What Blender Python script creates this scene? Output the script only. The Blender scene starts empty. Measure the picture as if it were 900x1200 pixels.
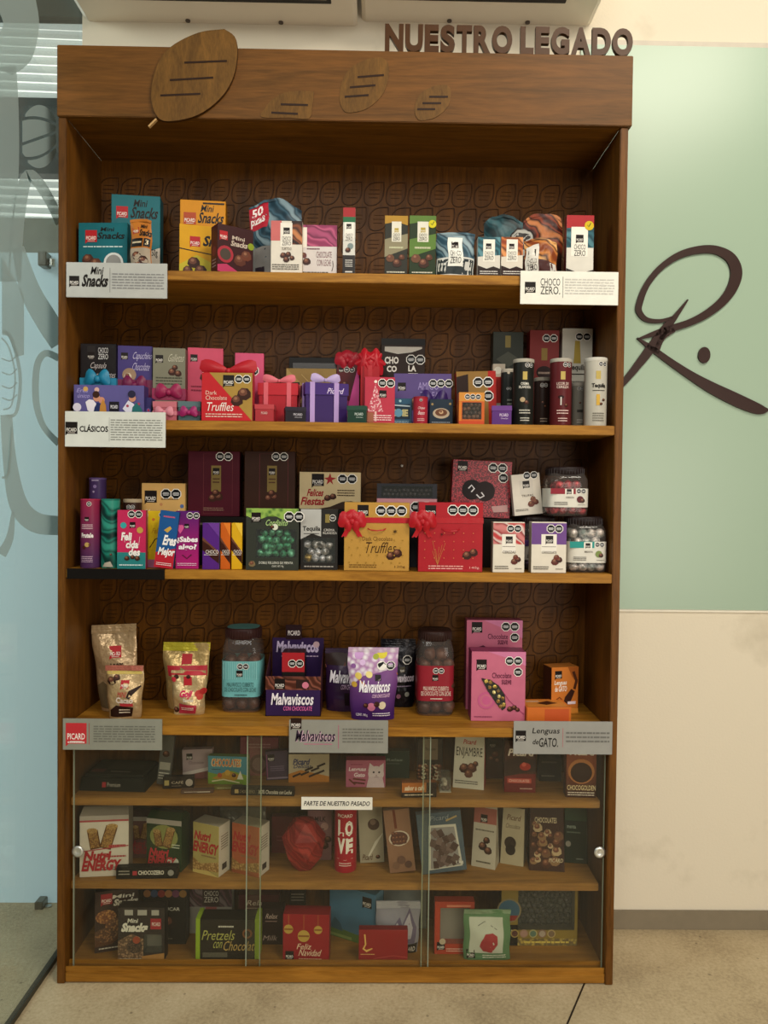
import bpy, bmesh, math, random
from mathutils import Vector, Matrix
random.seed(4)
scn = bpy.context.scene
C = scn.collection
# ------------------------------------------------------------ camera (measured from the photograph)
W, H, ZH, D, T = 1.249, 2.07, 1.9172, 0.2152, 0.0175
CAM = Vector((0.6969, -1.7036, 1.1025)); PT, YW, RL, FOC = -0.0227, 0.0136, 0.0115, 900.2
fwd = Vector((math.sin(YW)*math.cos(PT), math.cos(YW)*math.cos(PT), math.sin(PT)))
rt0 = Vector((math.cos(YW), -math.sin(YW), 0)); up0 = rt0.cross(fwd)
rgt = rt0*math.cos(RL) + up0*math.sin(RL); upv = -rt0*math.sin(RL) + up0*math.cos(RL)
cd = bpy.data.cameras.new('camera'); cam = bpy.data.objects.new('camera', cd); C.objects.link(cam)
cd.sensor_fit = 'VERTICAL'; cd.sensor_height = 36; cd.lens = FOC/1200*36; cd.clip_start = 0.02
m = Matrix.Identity(4)
for i in range(3):
    m[i][0] = rgt[i]; m[i][1] = upv[i]; m[i][2] = -fwd[i]; m[i][3] = CAM[i]
cam.matrix_world = m; scn.camera = cam
def ray(px, py): return fwd*FOC + rgt*(px-450) - upv*(py-600)
def at(px, py, Y=0.0):
    r = ray(px, py); return CAM + r*((Y-CAM.y)/r.y)
def atx(px, py, X):
    r = ray(px, py); return CAM + r*((X-CAM.x)/r.x)
def atz(px, py, Z):
    r = ray(px, py); return CAM + r*((Z-CAM.z)/r.z)

# ------------------------------------------------------------ materials
MATS = {}
def lin(h):
    h = h.lstrip('#'); o = []
    for i in (0, 2, 4):
        c = int(h[i:i+2], 16)/255; o.append(c/12.92 if c <= .04045 else ((c+.055)/1.055)**2.4)
    return (*o, 1)
def newmat(key):
    mt = bpy.data.materials.new(key.replace(':', '_')); mt.use_nodes = True
    nt = mt.node_tree; b = nt.nodes['Principled BSDF']; return mt, nt, b
def nd(nt, t, **kw):
    n = nt.nodes.new(t)
    for k, v in kw.items():
        if k in n.inputs: n.inputs[k].default_value = v
        else: setattr(n, k, v)
    return n
def ramp(nt, fac, cols):
    r = nt.nodes.new('ShaderNodeValToRGB'); e = r.color_ramp.elements
    while len(e) < len(cols): e.new(.5)
    for i, (p, c) in enumerate(cols): e[i].position = p; e[i].color = lin(c) if isinstance(c, str) else c
    nt.links.new(fac, r.inputs[0]); return r.outputs[0]
def coords(nt, scale=(1, 1, 1), rot=(0, 0, 0)):
    tc = nt.nodes.new('ShaderNodeTexCoord'); mp = nt.nodes.new('ShaderNodeMapping')
    mp.inputs['Scale'].default_value = scale; mp.inputs['Rotation'].default_value = rot
    nt.links.new(tc.outputs['Object'], mp.inputs[0]); return mp.outputs[0]
def bump(nt, b, h, s, dist=.002):
    bp = nd(nt, 'ShaderNodeBump', Strength=s, Distance=dist); nt.links.new(h, bp.inputs['Height']); nt.links.new(bp.outputs[0], b.inputs['Normal'])
def M(key):
    """'rrggbb' printed card; 'foil:rrggbb' crinkled film; 'swirl:c1:c2[:c3]' marbled print; 'mot:c1:c2:scale' mottled; 'glass:...' etc."""
    if key in MATS: return MATS[key]
    p = key.split(':'); mt, nt, b = newmat(key); L = nt.links.new
    k = p[0]
    if k == 'foil' or k == 'met':
        n = nd(nt, 'ShaderNodeTexNoise', Scale=(26 if k == 'foil' else 60), Detail=3); L(coords(nt), n.inputs['Vector'])
        b.inputs['Base Color'].default_value = lin(p[1]); b.inputs['Metallic'].default_value = .4 if k == 'foil' else .8
        b.inputs['Roughness'].default_value = .33; bump(nt, b, n.outputs['Fac'], .9 if k == 'foil' else .1, .01)
    elif k == 'swirl':
        mp = coords(nt, (1, 1, 1), (0, .7, .3)); w = nd(nt, 'ShaderNodeTexWave', Scale=9.0, Distortion=14.0, Detail=3.0); w.inputs['Detail Scale'].default_value = .7
        L(mp, w.inputs['Vector'])
        cs = p[1:]; cols = [(i/(len(cs)-1)*.9+.05, c) for i, c in enumerate(cs)]
        L(ramp(nt, w.outputs['Fac'], cols), b.inputs['Base Color']); b.inputs['Roughness'].default_value = .4; b.inputs['Specular IOR Level'].default_value = .2
    elif k == 'mot':
        n = nd(nt, 'ShaderNodeTexVoronoi', Scale=float(p[3]) if len(p) > 3 else 120.); L(coords(nt), n.inputs['Vector'])
        L(ramp(nt, n.outputs['Distance'], [(.12, p[1]), (.6, p[2])]), b.inputs['Base Color']); b.inputs['Roughness'].default_value = .4
    elif k == 'grad':  # vertical blend over the height p[3] metres
        tc = nt.nodes.new('ShaderNodeTexCoord'); sx = nt.nodes.new('ShaderNodeSeparateXYZ'); L(tc.outputs['Object'], sx.inputs[0])
        mm = nd(nt, 'ShaderNodeMath', operation='DIVIDE'); L(sx.outputs['Z'], mm.inputs[0]); mm.inputs[1].default_value = float(p[3])
        L(ramp(nt, mm.outputs[0], [(.1, p[1]), (.9, p[2])]), b.inputs['Base Color']); b.inputs['Roughness'].default_value = .4; b.inputs['Specular IOR Level'].default_value = .2
    elif k == 'candy':
        n = nd(nt, 'ShaderNodeTexNoise', Scale=90., Detail=3); L(coords(nt), n.inputs['Vector'])
        L(ramp(nt, n.outputs['Fac'], [(.35, p[1]), (.65, p[2])]), b.inputs['Base Color']); b.inputs['Roughness'].default_value = .28
        b.inputs['Metallic'].default_value = .4; bump(nt, b, n.outputs['Fac'], .8, .004)
    elif k == 'choc':
        n = nd(nt, 'ShaderNodeTexNoise', Scale=60., Detail=4); L(coords(nt), n.inputs['Vector'])
        L(ramp(nt, n.outputs['Fac'], [(.3, p[1]), (.7, p[2])]), b.inputs['Base Color']); b.inputs['Roughness'].default_value = .45
    elif k == 'glass':   # glass:tint:haze:roughness:haze colour
        nt.nodes.remove(b); out = nt.nodes['Material Output']
        tr = nd(nt, 'ShaderNodeBsdfTransparent'); tr.inputs[0].default_value = lin(p[1])
        gl = nd(nt, 'ShaderNodeBsdfGlossy', Roughness=float(p[3])); gl.inputs[0].default_value = (.9, .9, .9, 1)
        df = nd(nt, 'ShaderNodeBsdfDiffuse'); df.inputs[0].default_value = lin(p[4] if len(p) > 4 else 'c8d0c8')
        lw = nd(nt, 'ShaderNodeLayerWeight', Blend=.5); pw = nd(nt, 'ShaderNodeMath', operation='POWER'); pw.inputs[1].default_value = 4.5
        ml = nd(nt, 'ShaderNodeMath', operation='MULTIPLY_ADD'); ml.inputs[1].default_value = .45; ml.inputs[2].default_value = .014
        L(lw.outputs['Facing'], pw.inputs[0]); L(pw.outputs[0], ml.inputs[0])
        m1 = nd(nt, 'ShaderNodeMixShader', Fac=float(p[2])); L(tr.outputs[0], m1.inputs[1]); L(df.outputs[0], m1.inputs[2])
        m2 = nd(nt, 'ShaderNodeMixShader'); L(ml.outputs[0], m2.inputs[0]); L(m1.outputs[0], m2.inputs[1]); L(gl.outputs[0], m2.inputs[2])
        L(m2.outputs[0], out.inputs[0])
    elif k == 'emit':
        b.inputs['Base Color'].default_value = lin(p[1]); b.inputs['Emission Color'].default_value = lin(p[1]); b.inputs['Emission Strength'].default_value = float(p[2])
        b.inputs['Roughness'].default_value = .8
    elif k == 'wood':  # wood:dark:light:axis  grain runs along the axis
        sc = {'x': (1.2, 14, 14), 'z': (14, 14, 1.2), 'y': (14, 1.2, 14), 'd': (14, 14, 4)}[p[3]]
        mp = coords(nt, sc, (0, .6, 0) if p[3] == 'd' else (0, 0, 0))
        n = nd(nt, 'ShaderNodeTexNoise', Scale=2.4, Detail=6, Roughness=.62, Distortion=1.2); L(mp, n.inputs['Vector'])
        w = nd(nt, 'ShaderNodeTexNoise', Scale=20., Detail=3); L(mp, w.inputs['Vector'])
        mx = nd(nt, 'ShaderNodeMix'); mx.inputs[0].default_value = .3; L(n.outputs['Fac'], mx.inputs[2]); L(w.outputs['Fac'], mx.inputs[3])
        L(ramp(nt, mx.outputs[0], [(.33, p[1]), (.66, p[2])]), b.inputs['Base Color'])
        b.inputs['Roughness'].default_value = .46; b.inputs['Specular IOR Level'].default_value = .18; bump(nt, b, mx.outputs[0], .12, .001)
    elif k == 'wall':
        n = nd(nt, 'ShaderNodeTexNoise', Scale=160., Detail=4); v = coords(nt); L(v, n.inputs['Vector'])
        n2 = nd(nt, 'ShaderNodeTexNoise', Scale=3.2, Detail=5, Roughness=.6); L(v, n2.inputs['Vector'])
        L(ramp(nt, n2.outputs['Fac'], [(.28, p[2]), (.42, p[1])]), b.inputs['Base Color'])
        b.inputs['Roughness'].default_value = .85; bump(nt, b, n.outputs['Fac'], .25, .002)
    elif k == 'floor':
        v = coords(nt); n = nd(nt, 'ShaderNodeTexNoise', Scale=5., Detail=8, Roughness=.65); L(v, n.inputs['Vector'])
        n2 = nd(nt, 'ShaderNodeTexNoise', Scale=130., Detail=5, Roughness=.7); L(v, n2.inputs['Vector'])
        mx = nd(nt, 'ShaderNodeMix'); mx.inputs[0].default_value = .5; L(n.outputs['Fac'], mx.inputs[2]); L(n2.outputs['Fac'], mx.inputs[3])
        v3 = nd(nt, 'ShaderNodeTexVoronoi', Scale=22.); L(v, v3.inputs['Vector'])
        c1 = ramp(nt, mx.outputs[0], [(.33, '8e7c5e'), (.5, 'b4a17e'), (.68, 'c9b896')])
        c2 = ramp(nt, v3.outputs['Distance'], [(.05, '5d5340'), (.09, 'ffffff')])
        mul = nd(nt, 'ShaderNodeMix', data_type='RGBA', blend_type='MULTIPLY'); mul.inputs[0].default_value = .55
        L(c1, mul.inputs[6]); L(c2, mul.inputs[7]); L(mul.outputs[2], b.inputs['Base Color'])
        b.inputs['Roughness'].default_value = .6; bump(nt, b, n2.outputs['Fac'], .15, .001)
    elif k == 'cloth':
        b.inputs['Base Color'].default_value = lin(p[1]); b.inputs['Roughness'].default_value = .4; b.inputs['Specular IOR Level'].default_value = .3
        n = nd(nt, 'ShaderNodeTexNoise', Scale=45., Detail=2); L(coords(nt), n.inputs['Vector']); bump(nt, b, n.outputs['Fac'], .3, .003)
    elif k == 'plast':
        b.inputs['Base Color'].default_value = lin(p[1]); b.inputs['Roughness'].default_value = .25
    elif k == 'panel':
        b.inputs['Base Color'].default_value = lin(p[1]); b.inputs['Roughness'].default_value = .3; b.inputs['Specular IOR Level'].default_value = .4
    else:
        n = nd(nt, 'ShaderNodeTexNoise', Scale=35., Detail=2); L(coords(nt), n.inputs['Vector'])
        c = lin(k); L(ramp(nt, n.outputs['Fac'], [(.3, tuple(x*.92 for x in c[:3])+(1,)), (.7, c)]), b.inputs['Base Color'])
        b.inputs['Roughness'].default_value = .38; b.inputs['Specular IOR Level'].default_value = .16
    MATS[key] = mt; return mt

# ------------------------------------------------------------ mesh builder
class MB:
    def __init__(s): s.v = []; s.f = []; s.m = []; s.sm = []; s.ms = []
    def mi(s, k):
        if k not in s.ms: s.ms.append(k)
        return s.ms.index(k)
    def add(s, vs, fs, k, smooth=False):
        o = len(s.v); s.v += [tuple(x) for x in vs]; i = s.mi(k)
        for f in fs: s.f.append(tuple(a+o for a in f)); s.m.append(i); s.sm.append(smooth)
    def box(s, x0, x1, y0, y1, z0, z1, k, bev=0.0):
        bm = bmesh.new(); bmesh.ops.create_cube(bm, size=1)
        for v in bm.verts: v.co = ((x0+x1)/2+v.co.x*(x1-x0), (y0+y1)/2+v.co.y*(y1-y0), (z0+z1)/2+v.co.z*(z1-z0))
        if bev: bmesh.ops.bevel(bm, geom=bm.edges[:], offset=min(bev, .3*min(x1-x0, y1-y0, z1-z0)), segments=2, affect='EDGES')
        s.bm(bm, k)
    def bm(s, bm, k, smooth=False):
        bm.verts.index_update(); s.add([v.co[:] for v in bm.verts], [[v.index for v in f.verts] for f in bm.faces], k, smooth); bm.free()
    def hexa(s, p, k):   # 8 corners: bottom 4 ccw, top 4
        s.add(p, [(3, 2, 1, 0), (4, 5, 6, 7), (0, 1, 5, 4), (1, 2, 6, 5), (2, 3, 7, 6), (3, 0, 4, 7)], k)
    def grid(s, fn, nu, nv, k, smooth=True, flip=False):
        vs = [fn(i/nu, j/nv) for j in range(nv+1) for i in range(nu+1)]; fs = []
        for j in range(nv):
            for i in range(nu):
                a = j*(nu+1)+i; q = (a, a+1, a+nu+2, a+nu+1); fs.append(q[::-1] if flip else q)
        s.add(vs, fs, k, smooth)
    def lathe(s, prof, k, n=32, e=2.0, smooth=True, cx=0, cy=0, cap=True, ax=1.0, ay=1.0):
        vs = []; fs = []
        for r, z in prof:
            for i in range(n):
                a = 2*math.pi*i/n; c, q = math.cos(a), math.sin(a)
                rr = r/((abs(c)**e+abs(q)**e)**(1/e)) if e != 2 else r
                vs.append((cx+rr*c*ax, cy+rr*q*ay, z))
        for j in range(len(prof)-1):
            for i in range(n):
                fs.append((j*n+i, j*n+(i+1) % n, (j+1)*n+(i+1) % n, (j+1)*n+i))
        s.add(vs, fs, k, smooth)
        if cap: s.add(vs[:n], [tuple(range(n))[::-1]], k); s.add(vs[-n:], [tuple(range(n))], k)
    def ball(s, c, r, k, sub=2, jit=0.0, sq=(1, 1, 1), smooth=True):
        bm = bmesh.new(); bmesh.ops.create_icosphere(bm, subdivisions=sub, radius=1)
        for v in bm.verts:
            f = 1+random.uniform(-jit, jit); v.co = (c[0]+v.co.x*r*f*sq[0], c[1]+v.co.y*r*f*sq[1], c[2]+v.co.z*r*f*sq[2])
        s.bm(bm, k, smooth)
    def build(s, name, parent=None, loc=None):
        me = bpy.data.meshes.new(name); me.from_pydata(s.v, [], s.f); me.update()
        for k in s.ms: me.materials.append(M(k))
        me.polygons.foreach_set('material_index', s.m); me.polygons.foreach_set('use_smooth', s.sm)
        o = bpy.data.objects.new(name, me); C.objects.link(o)
        if parent: o.parent = parent
        if loc is not None: o.location = loc
        return o
    # ---- print laid on a surface: mp(U, V, off) -> point, size w x h in metres
    def deco(s, mp, w, h, items, curved=False, base=0):
        lay = base; st = .006 if curved else 9
        for it in items:
            t = it[0]; lay += 1; off = .00012*lay+(.0004 if curved else .0001)
            if t == 'r':
                u0, v0, u1, v1, k = it[1:6]; nu = max(1, int((u1-u0)*w/st)); nv = max(1, int((v1-v0)*h/st))
                s.grid(lambda a, b: mp((u0+(u1-u0)*a)*w, (v0+(v1-v0)*b)*h, off), nu, nv, k, curved)
            elif t == 'p':
                pts = it[1]; s.patch(mp, [(u*w, v*h) for u, v in pts], off, it[2], curved)
            elif t == 'c':   # circle, radius in widths; optional squash
                cu, cv, r, k = it[1:5]; sq = it[5] if len(it) > 5 else 1; n = 18
                s.patch(mp, [(cu*w+r*w*math.cos(6.2832*i/n), cv*h+r*w*sq*math.sin(6.2832*i/n)) for i in range(n)], off, k, curved)
            elif t == 'b':   # printed chocolate: dark round with a lighter facet
                cu, cv, r = it[1:4]; k = it[4] if len(it) > 4 else '3a1f17'
                for (dx, dy, q, kk) in ((0, 0, 1, k), (-.15, .25, .6, '6b4132'), (-.2, .35, .28, '95684f')):
                    s.add([mp(cu*w+(dx+q*math.cos(.785*i+.3)*(1+.12*(i % 3-1)))*r*w, cv*h+(dy+q*.85*math.sin(.785*i+.3))*r*w, off+.00004*(1-q)) for i in range(8)], [tuple(range(8))], kk)
            elif t == 'o':   # row of octagonal warning seals
                cu, cv, r, n = it[1:5]
                for i in range(n):
                    x = cu*w+i*2.1*r*w; y = cv*h
                    for q, kk, d in ((1.18, 'f2eee6', 0), (1, '141414', .00006)):
                        s.add([mp(x+q*r*w*math.cos(.3927+.7854*j), y+q*r*w*math.sin(.3927+.7854*j), off+d) for j in range(8)], [tuple(range(8))], kk)
                    for dy, q in ((.22, .6), (-.02, .68), (-.26, .55)):
                        s.add([mp(x+a*q*r*w, y+(dy+b)*r*w, off+.00012) for a, b in ((-1, -.06), (1, -.06), (1, .06), (-1, .06))], [(0, 1, 2, 3)], 'dddddd')
            elif t == 'L':   # square maker's mark
                u, v, q = it[1:4]; k = it[4] if len(it) > 4 else '1c1514'; q *= w; x = u*w; y = v*h
                s.add([mp(x+a*q, y+b*q, off) for a, b in ((0, 0), (0, -.14), (.16, 0), (1, 0), (1, 1), (0, 1))], [(0, 1, 2, 3, 4, 5)], k)
                s.text(mp, x+.08*q, y+.2*q, x+.92*q, y+.5*q, 'PICARD', 'f5efe6', off+.0001)
                s.add([mp(x+a*q, y+b*q, off+.0001) for a, b in ((.2, .08), (.8, .08), (.8, .13), (.2, .13))], [(0, 1, 2, 3)], 'cfc6bb')
            elif t == 't':
                u0, v0, u1, v1, txt, k = it[1:7]; sh = it[7] if len(it) > 7 else 0; bo = it[8] if len(it) > 8 else .012
                s.text(mp, u0*w, v0*h, u1*w, v1*h, txt, k, off, sh, bo)
            elif t == 'g':   # rows of tiny unreadable print
                u0, v0, u1, v1, n, k = it[1:7]; rr = random.Random(n*7+len(s.v))
                for i in range(n):
                    y = v1-(i+.5)*(v1-v0)/n; hh = (v1-v0)/n*.2; x = u0
                    while x < u1-.01:
                        e = min(u1, x+rr.uniform(.03, .09)*(u1-u0)*1.6)
                        s.add([mp(a*w, b*h, off) for a, b in ((x, y-hh), (e, y-hh), (e, y+hh), (x, y+hh))], [(0, 1, 2, 3)], k); x = e+.018*(u1-u0)
            elif t == 's':   # brush stroke, width in widths
                s.stroke(lambda x, y: mp(x*w, y*h, off), it[1], [q for q in it[2]] if isinstance(it[2], (list, tuple)) else [it[2]]*len(it[1]), it[3], h/w)
    def patch(s, mp, pts, off, k, curved):
        if not curved: s.add([mp(x, y, off) for x, y in pts], [tuple(range(len(pts)))], k); return
        bm = bmesh.new(); bm.faces.new([bm.verts.new((x, y, 0)) for x, y in pts]); bmesh.ops.triangulate(bm, faces=bm.faces[:])
        for _ in range(5):
            ed = [e for e in bm.edges if e.calc_length() > .005]
            if not ed: break
            bmesh.ops.subdivide_edges(bm, edges=ed, cuts=1); bmesh.ops.triangulate(bm, faces=bm.faces[:])
        for v in bm.verts: v.co = mp(v.co.x, v.co.y, off)
        s.bm(bm, k, True)
    def stroke(s, fn, pts, ws, k, asp=1.0):
        vs = []; n = len(pts)
        for i, (x, y) in enumerate(pts):
            a = pts[max(0, i-1)]; b = pts[min(n-1, i+1)]; dx, dy = b[0]-a[0], (b[1]-a[1])*asp; l = math.hypot(dx, dy) or 1
            nx, ny = -dy/l*ws[i]/2, dx/l*ws[i]/2/asp; vs += [fn(x+nx, y+ny), fn(x-nx, y-ny)]
        s.add(vs, [(2*i, 2*i+1, 2*i+3, 2*i+2) for i in range(n-1)], k)
    def text(s, mp, x0, y0, x1, y1, txt, k, off, sh=0, bo=.012):
        vs, fs, (a0, b0, a1, b1) = textmesh(txt, bo)
        sx = (x1-x0)/max(1e-6, a1-a0); sy = (y1-y0)/max(1e-6, b1-b0)
        s.add([mp(x0+(x-a0)*sx+sh*(y-b0)*sy, y0+(y-b0)*sy, off) for x, y in vs], fs, k)
TX = {}
def textmesh(txt, bo=.012, res=2):
    key = (txt, bo, res)
    if key not in TX:
        cu = bpy.data.curves.new('lettering', 'FONT'); cu.body = txt; cu.resolution_u = res; cu.offset = bo; cu.space_line = .9; cu.align_x = 'CENTER'
        ob = bpy.data.objects.new('lettering', cu); C.objects.link(ob)
        dg = bpy.context.evaluated_depsgraph_get(); me = ob.evaluated_get(dg).to_mesh()
        vs = [(v.co.x, v.co.y) for v in me.vertices]; fs = [tuple(p.vertices) for p in me.polygons]
        bb = (min(v[0] for v in vs), min(v[1] for v in vs), max(v[0] for v in vs), max(v[1] for v in vs))
        ob.evaluated_get(dg).to_mesh_clear(); bpy.data.objects.remove(ob); bpy.data.curves.remove(cu); TX[key] = (vs, fs, bb)
    return TX[key]
def smoothpath(pts, n=6):
    out = []
    for i in range(len(pts)-1):
        p = [pts[max(0, i-1)], pts[i], pts[i+1], pts[min(len(pts)-1, i+2)]]
        for j in range(n):
            t = j/n; out.append(tuple(.5*((2*b)+(-a+c)*t+(2*a-5*b+4*c-d)*t*t+(-a+3*b-3*c+d)*t**3) for a, b, c, d in zip(*p)))
    out.append(tuple(pts[-1])); return out
def tag(o, label=None, cat=None, group=None, kind=None):
    if label: o['label'] = label
    if cat: o['category'] = cat
    if group: o['group'] = group
    if kind: o['kind'] = kind
    return o
def empty(name, loc, rz=0):
    o = bpy.data.objects.new(name, None); C.objects.link(o); o.location = loc; o.rotation_euler = (0, 0, rz); o.empty_display_size = .02; return o

# ------------------------------------------------------------ the room
WY = D+.016       # wall surface
def struct(name, mb, loc=None):
    return tag(mb.build(name, loc=loc), kind='structure')
b = MB(); b.box(-4, 4, -5, 3, -.1, 0, 'floor'); struct('floor', b)
zb = at(800, 1066, WY).z; zg0 = at(800, 714, WY).z; zg1 = at(820, 58, WY).z
XG = -.036
b = MB(); b.box(XG, 3.2, WY, WY+.12, 0, 3.1, 'wall:ddd3bd:c9bfa8'); struct('wall_back', b)
b = MB(); b.box(W+.004, 3.2, WY-.008, WY, 0, zb, '857a66', .001); b.box(XG, W, WY-.006, WY, 0, zb, '857a66'); struct('baseboard_back', b)
b = MB(); b.box(XG, 3.2, WY-.004, WY, zg0-.006, zg0, 'efe8d6'); b.box(1.2, 3.2, WY-.006, WY, zg1+.004, zg1+.016, 'c9c0b0'); struct('trim_1', b)
b = MB(); b.box(1.2, 3.2, WY-.006, WY, zg0, zg1+.004, 'panel:9db39d')
tag(b.build('wall_panel'), 'glossy pale green glass panel covering the wall right of the shelf', 'wall panel')
# floor joint
b = MB(); p0 = atz(686, 1150, 0); p1 = atz(650, 1235, 0); dn = (p1-p0).normalized(); pe = p0+dn*2.5; ps = p0-dn*.28
for a, q in ((.0022, '2e261d'),):
    b.add([(ps.x-a, ps.y, .0006), (ps.x+a, ps.y, .0006), (pe.x+a, pe.y, .0006), (pe.x-a, pe.y, .0006)], [(0, 1, 2, 3)], q)
struct('trim_2', b)
# signature letter on the green panel
def z5(x, y): return at(720+x/5, 260+y/5, WY-.012)
b = MB()
def sig(pts, ws):
    ps = smoothpath([(p[0], p[1], w) for p, w in zip(pts, ws)], 7); n = len(ps); L_ = []
    for i, (x, y, w) in enumerate(ps):
        a = ps[max(0, i-1)]; c = ps[min(n-1, i+1)]; dx, dy = c[0]-a[0], c[1]-a[1]; l = math.hypot(dx, dy)
        L_.append((z5(x-dy/l*w/2, y+dx/l*w/2), z5(x+dy/l*w/2, y-dx/l*w/2)))
    vs = []
    for q, r in L_: vs += [q, r, q+Vector((0, .006, 0)), r+Vector((0, .006, 0))]
    fs = []
    for i in range(n-1):
        o = 4*i; fs += [(o, o+1, o+5, o+4), (o+2, o+6, o+7, o+3), (o, o+4, o+6, o+2), (o+1, o+3, o+7, o+5)]
    b.add(vs, fs, '3b2a26')
sig([(432, 455), (350, 565), (300, 625), (215, 740), (130, 850), (60, 935), (0, 1000)], [8, 32, 50, 55, 45, 36, 30])
sig([(345, 560), (270, 580), (190, 572), (146, 525), (150, 470), (190, 370), (270, 270), (380, 195), (500, 162), (600, 165), (682, 210), (716, 290), (695, 380), (635, 465), (540, 540), (440, 590), (340, 622), (250, 650), (140, 685)],
    [18, 22, 28, 35, 38, 35, 35, 40, 45, 50, 62, 68, 62, 52, 46, 40, 40, 34, 8])
sig([(135, 680), (220, 740), (330, 820), (450, 900), (560, 965), (680, 1025), (790, 1075), (860, 1100), (905, 1102)], [8, 32, 40, 50, 65, 75, 72, 55, 12])
sig([(350, 630), (280, 680), (245, 770)], [30, 34, 30])
ps = [z5(528+34*math.cos(t)+10*math.sin(t), 780-46*math.sin(t)+12*math.cos(t)) for t in [6.2832*i/20 for i in range(20)]]
b.add(ps+[q+Vector((0, .006, 0)) for q in ps], [tuple(range(20))]+[(i, (i+1) % 20, 20+(i+1) % 20, 20+i) for i in range(20)], '3b2a26')
for dx in (.0, ):
    for q in ((300, 600), (700, 1025)):
        p = z5(*q); b.box(p.x-.004, p.x+.004, p.y+.003, WY-.006, p.z-.004, p.z+.004, '3b2a26')
tag(b.build('wall_lettering'), 'large dark brown cursive letter R with a dot mounted on the green panel', 'wall sign')

# air conditioners
def aircon(x0, x1, label, sl0, sl1, y0=.03):
    zz = at((x0+x1)/2, 28, WY).z; X0 = at(x0, 26, WY).x; X1 = at(x1, 28, WY).x; r = empty('air_conditioner', ((X0+X1)/2, WY, zz)); hw = (X1-X0)/2
    r['label'] = label; r['category'] = 'air conditioner'; r['group'] = 'air conditioners above the shelf'
    b = MB(); pr = [(0, 0), (-.10, 0), (-.17, .012), (-.205, .05), (-.21, .12), (-.19, .24), (-.15, .28), (0, .28)]
    n = len(pr); sx = (hw-.012, hw, hw, hw-.012); vs = []
    for xx, ins in ((-hw, .006), (-hw+.01, 0), (hw-.01, 0), (hw, .006)):
        vs += [(xx, y*(1-ins*4), z+(ins if z < .1 else -ins)) for y, z in pr]
    fs = [tuple(range(n)), tuple(range(3*n, 4*n))[::-1]]
    for k in range(3):
        for i in range(n): fs.append((k*n+i, (k+1)*n+i, (k+1)*n+(i+1) % n, k*n+(i+1) % n))
    b.add(vs, fs, 'plast:e4dccb'); b.build('housing', r)
    S0 = at(sl0, 2, WY-.1).x-r.location.x; S1 = at(sl1, 2, WY-.1).x-r.location.x
    b = MB(); b.box(S0, S1, -.155, -.088, -.002, .012, '1d1815', .001); b.build('air_outlet', r)
    b = MB(); b.box(S0+.01, S1-.01, -.118, -.112, -.008, -.001, 'plast:a59b8b'); b.build('louver', r)
    for q in (.38, .72):
        b = MB(); b.lathe([(.006, -.003), (.006, .001)], '5a5048', 12, cx=-hw+2*hw*q, cy=-.012); b.build('screw', r)
aircon(100, 419, 'beige wall air conditioner left of the other one, above the shelf', 132, 388)
aircon(424, 692, 'beige wall air conditioner above the cut-out letters, right of its twin', 430, 664)

# ------------------------------------------------------------ glass partition on the left and the room behind it
PX = -.036
r = empty('glass_partition', (PX, -1.0, 0)); tag(r, 'clear glass partition with frosted cocoa pattern beside the left of the shelf', 'glass partition')
b = MB(); b.box(-.008, 0, -.9, 1.0+WY, 0.012, 3.0, 'glass:eef2ef:0.03:0.03'); b.build('glass_pane', r)
b = MB(); b.box(-.010, .002, -.9, 1.0+WY, 0, .012, '3d3a30'); b.build('bottom_channel', r)
FR = 'glass:c4d0ce:0.6:0.3:b0c4c4'
LAY = [0]
b = MB()
def pt(x, y): q = atx(x, y, PX); return (.0012+.0002*LAY[0], q.y+1.0, q.z)
def band(pts, ws):
    LAY[0] += 1
    ps = smoothpath([(p[0], p[1], w) for p, w in zip(pts, ws)], 5); vs = []; n = len(ps)
    for i, (x, y, w) in enumerate(ps):
        a = ps[max(0, i-1)]; c = ps[min(n-1, i+1)]; dx, dy = c[0]-a[0], c[1]-a[1]; l = math.hypot(dx, dy) or 1
        vs += [pt(x-dy/l*w/2, y+dx/l*w/2), pt(x+dy/l*w/2, y-dx/l*w/2)]
    b.add(vs, [(2*i, 2*i+1, 2*i+3, 2*i+2) for i in range(n-1)], FR)
band([(12, -30), (18, 0), (24, 30), (14, 62), (4, 84)], [50, 46, 42, 46, 20])
band([(4, 78), (6, 130), (6, 200), (2, 260), (0, 330)], [28, 30, 30, 26, 20])
def ring(pts, k=FR): b.add([pt(*q) for q in pts], [tuple(range(len(pts)))], k)
f = lambda t: 23*math.sqrt(max(0, 1-abs(t)**2.2))
cuts = [lambda x: -.42-.16*(1-x*x)+.1*x, lambda x: .05-.22*x, lambda x: .42+.22*(1-x*x)-.22*x]   # cocoa pod in four slices
edges = [lambda x: -1] + cuts + [lambda x: 1]
for k in range(4):
    lo, hi = edges[k], edges[k+1]; A_, B_ = [], []
    for i in range(15):
        x = -1+2*i/14; v0 = max(lo(x)+(.05 if k else 0), -math.sqrt(max(0, 1-x*x))); v1 = min(hi(x)-(.05 if k < 3 else 0), math.sqrt(max(0, 1-x*x)))
        if v1 > v0+.01: A_.append((45+23*x, 160+37*v0)); B_.append((45+23*x, 160+37*v1))
    if len(A_) > 2: b.add([pt(*q) for q in A_+B_], [(i, i+1, len(A_)+i+1, len(A_)+i) for i in range(len(A_)-1)], FR)
band([(16, 330), (20, 260), (30, 208), (44, 214), (60, 240), (70, 262)], [15, 15, 14, 13, 12, 12])
band([(20, 290), (34, 340), (54, 376), (70, 402)], [14, 24, 27, 25])
band([(68, 420), (52, 414), (42, 430), (41, 470), (50, 500), (68, 520)], [8, 8, 8, 8, 7, 8])
band([(6, 486), (10, 540), (20, 590), (40, 612), (70, 616)], [14, 16, 22, 24, 22])
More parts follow.
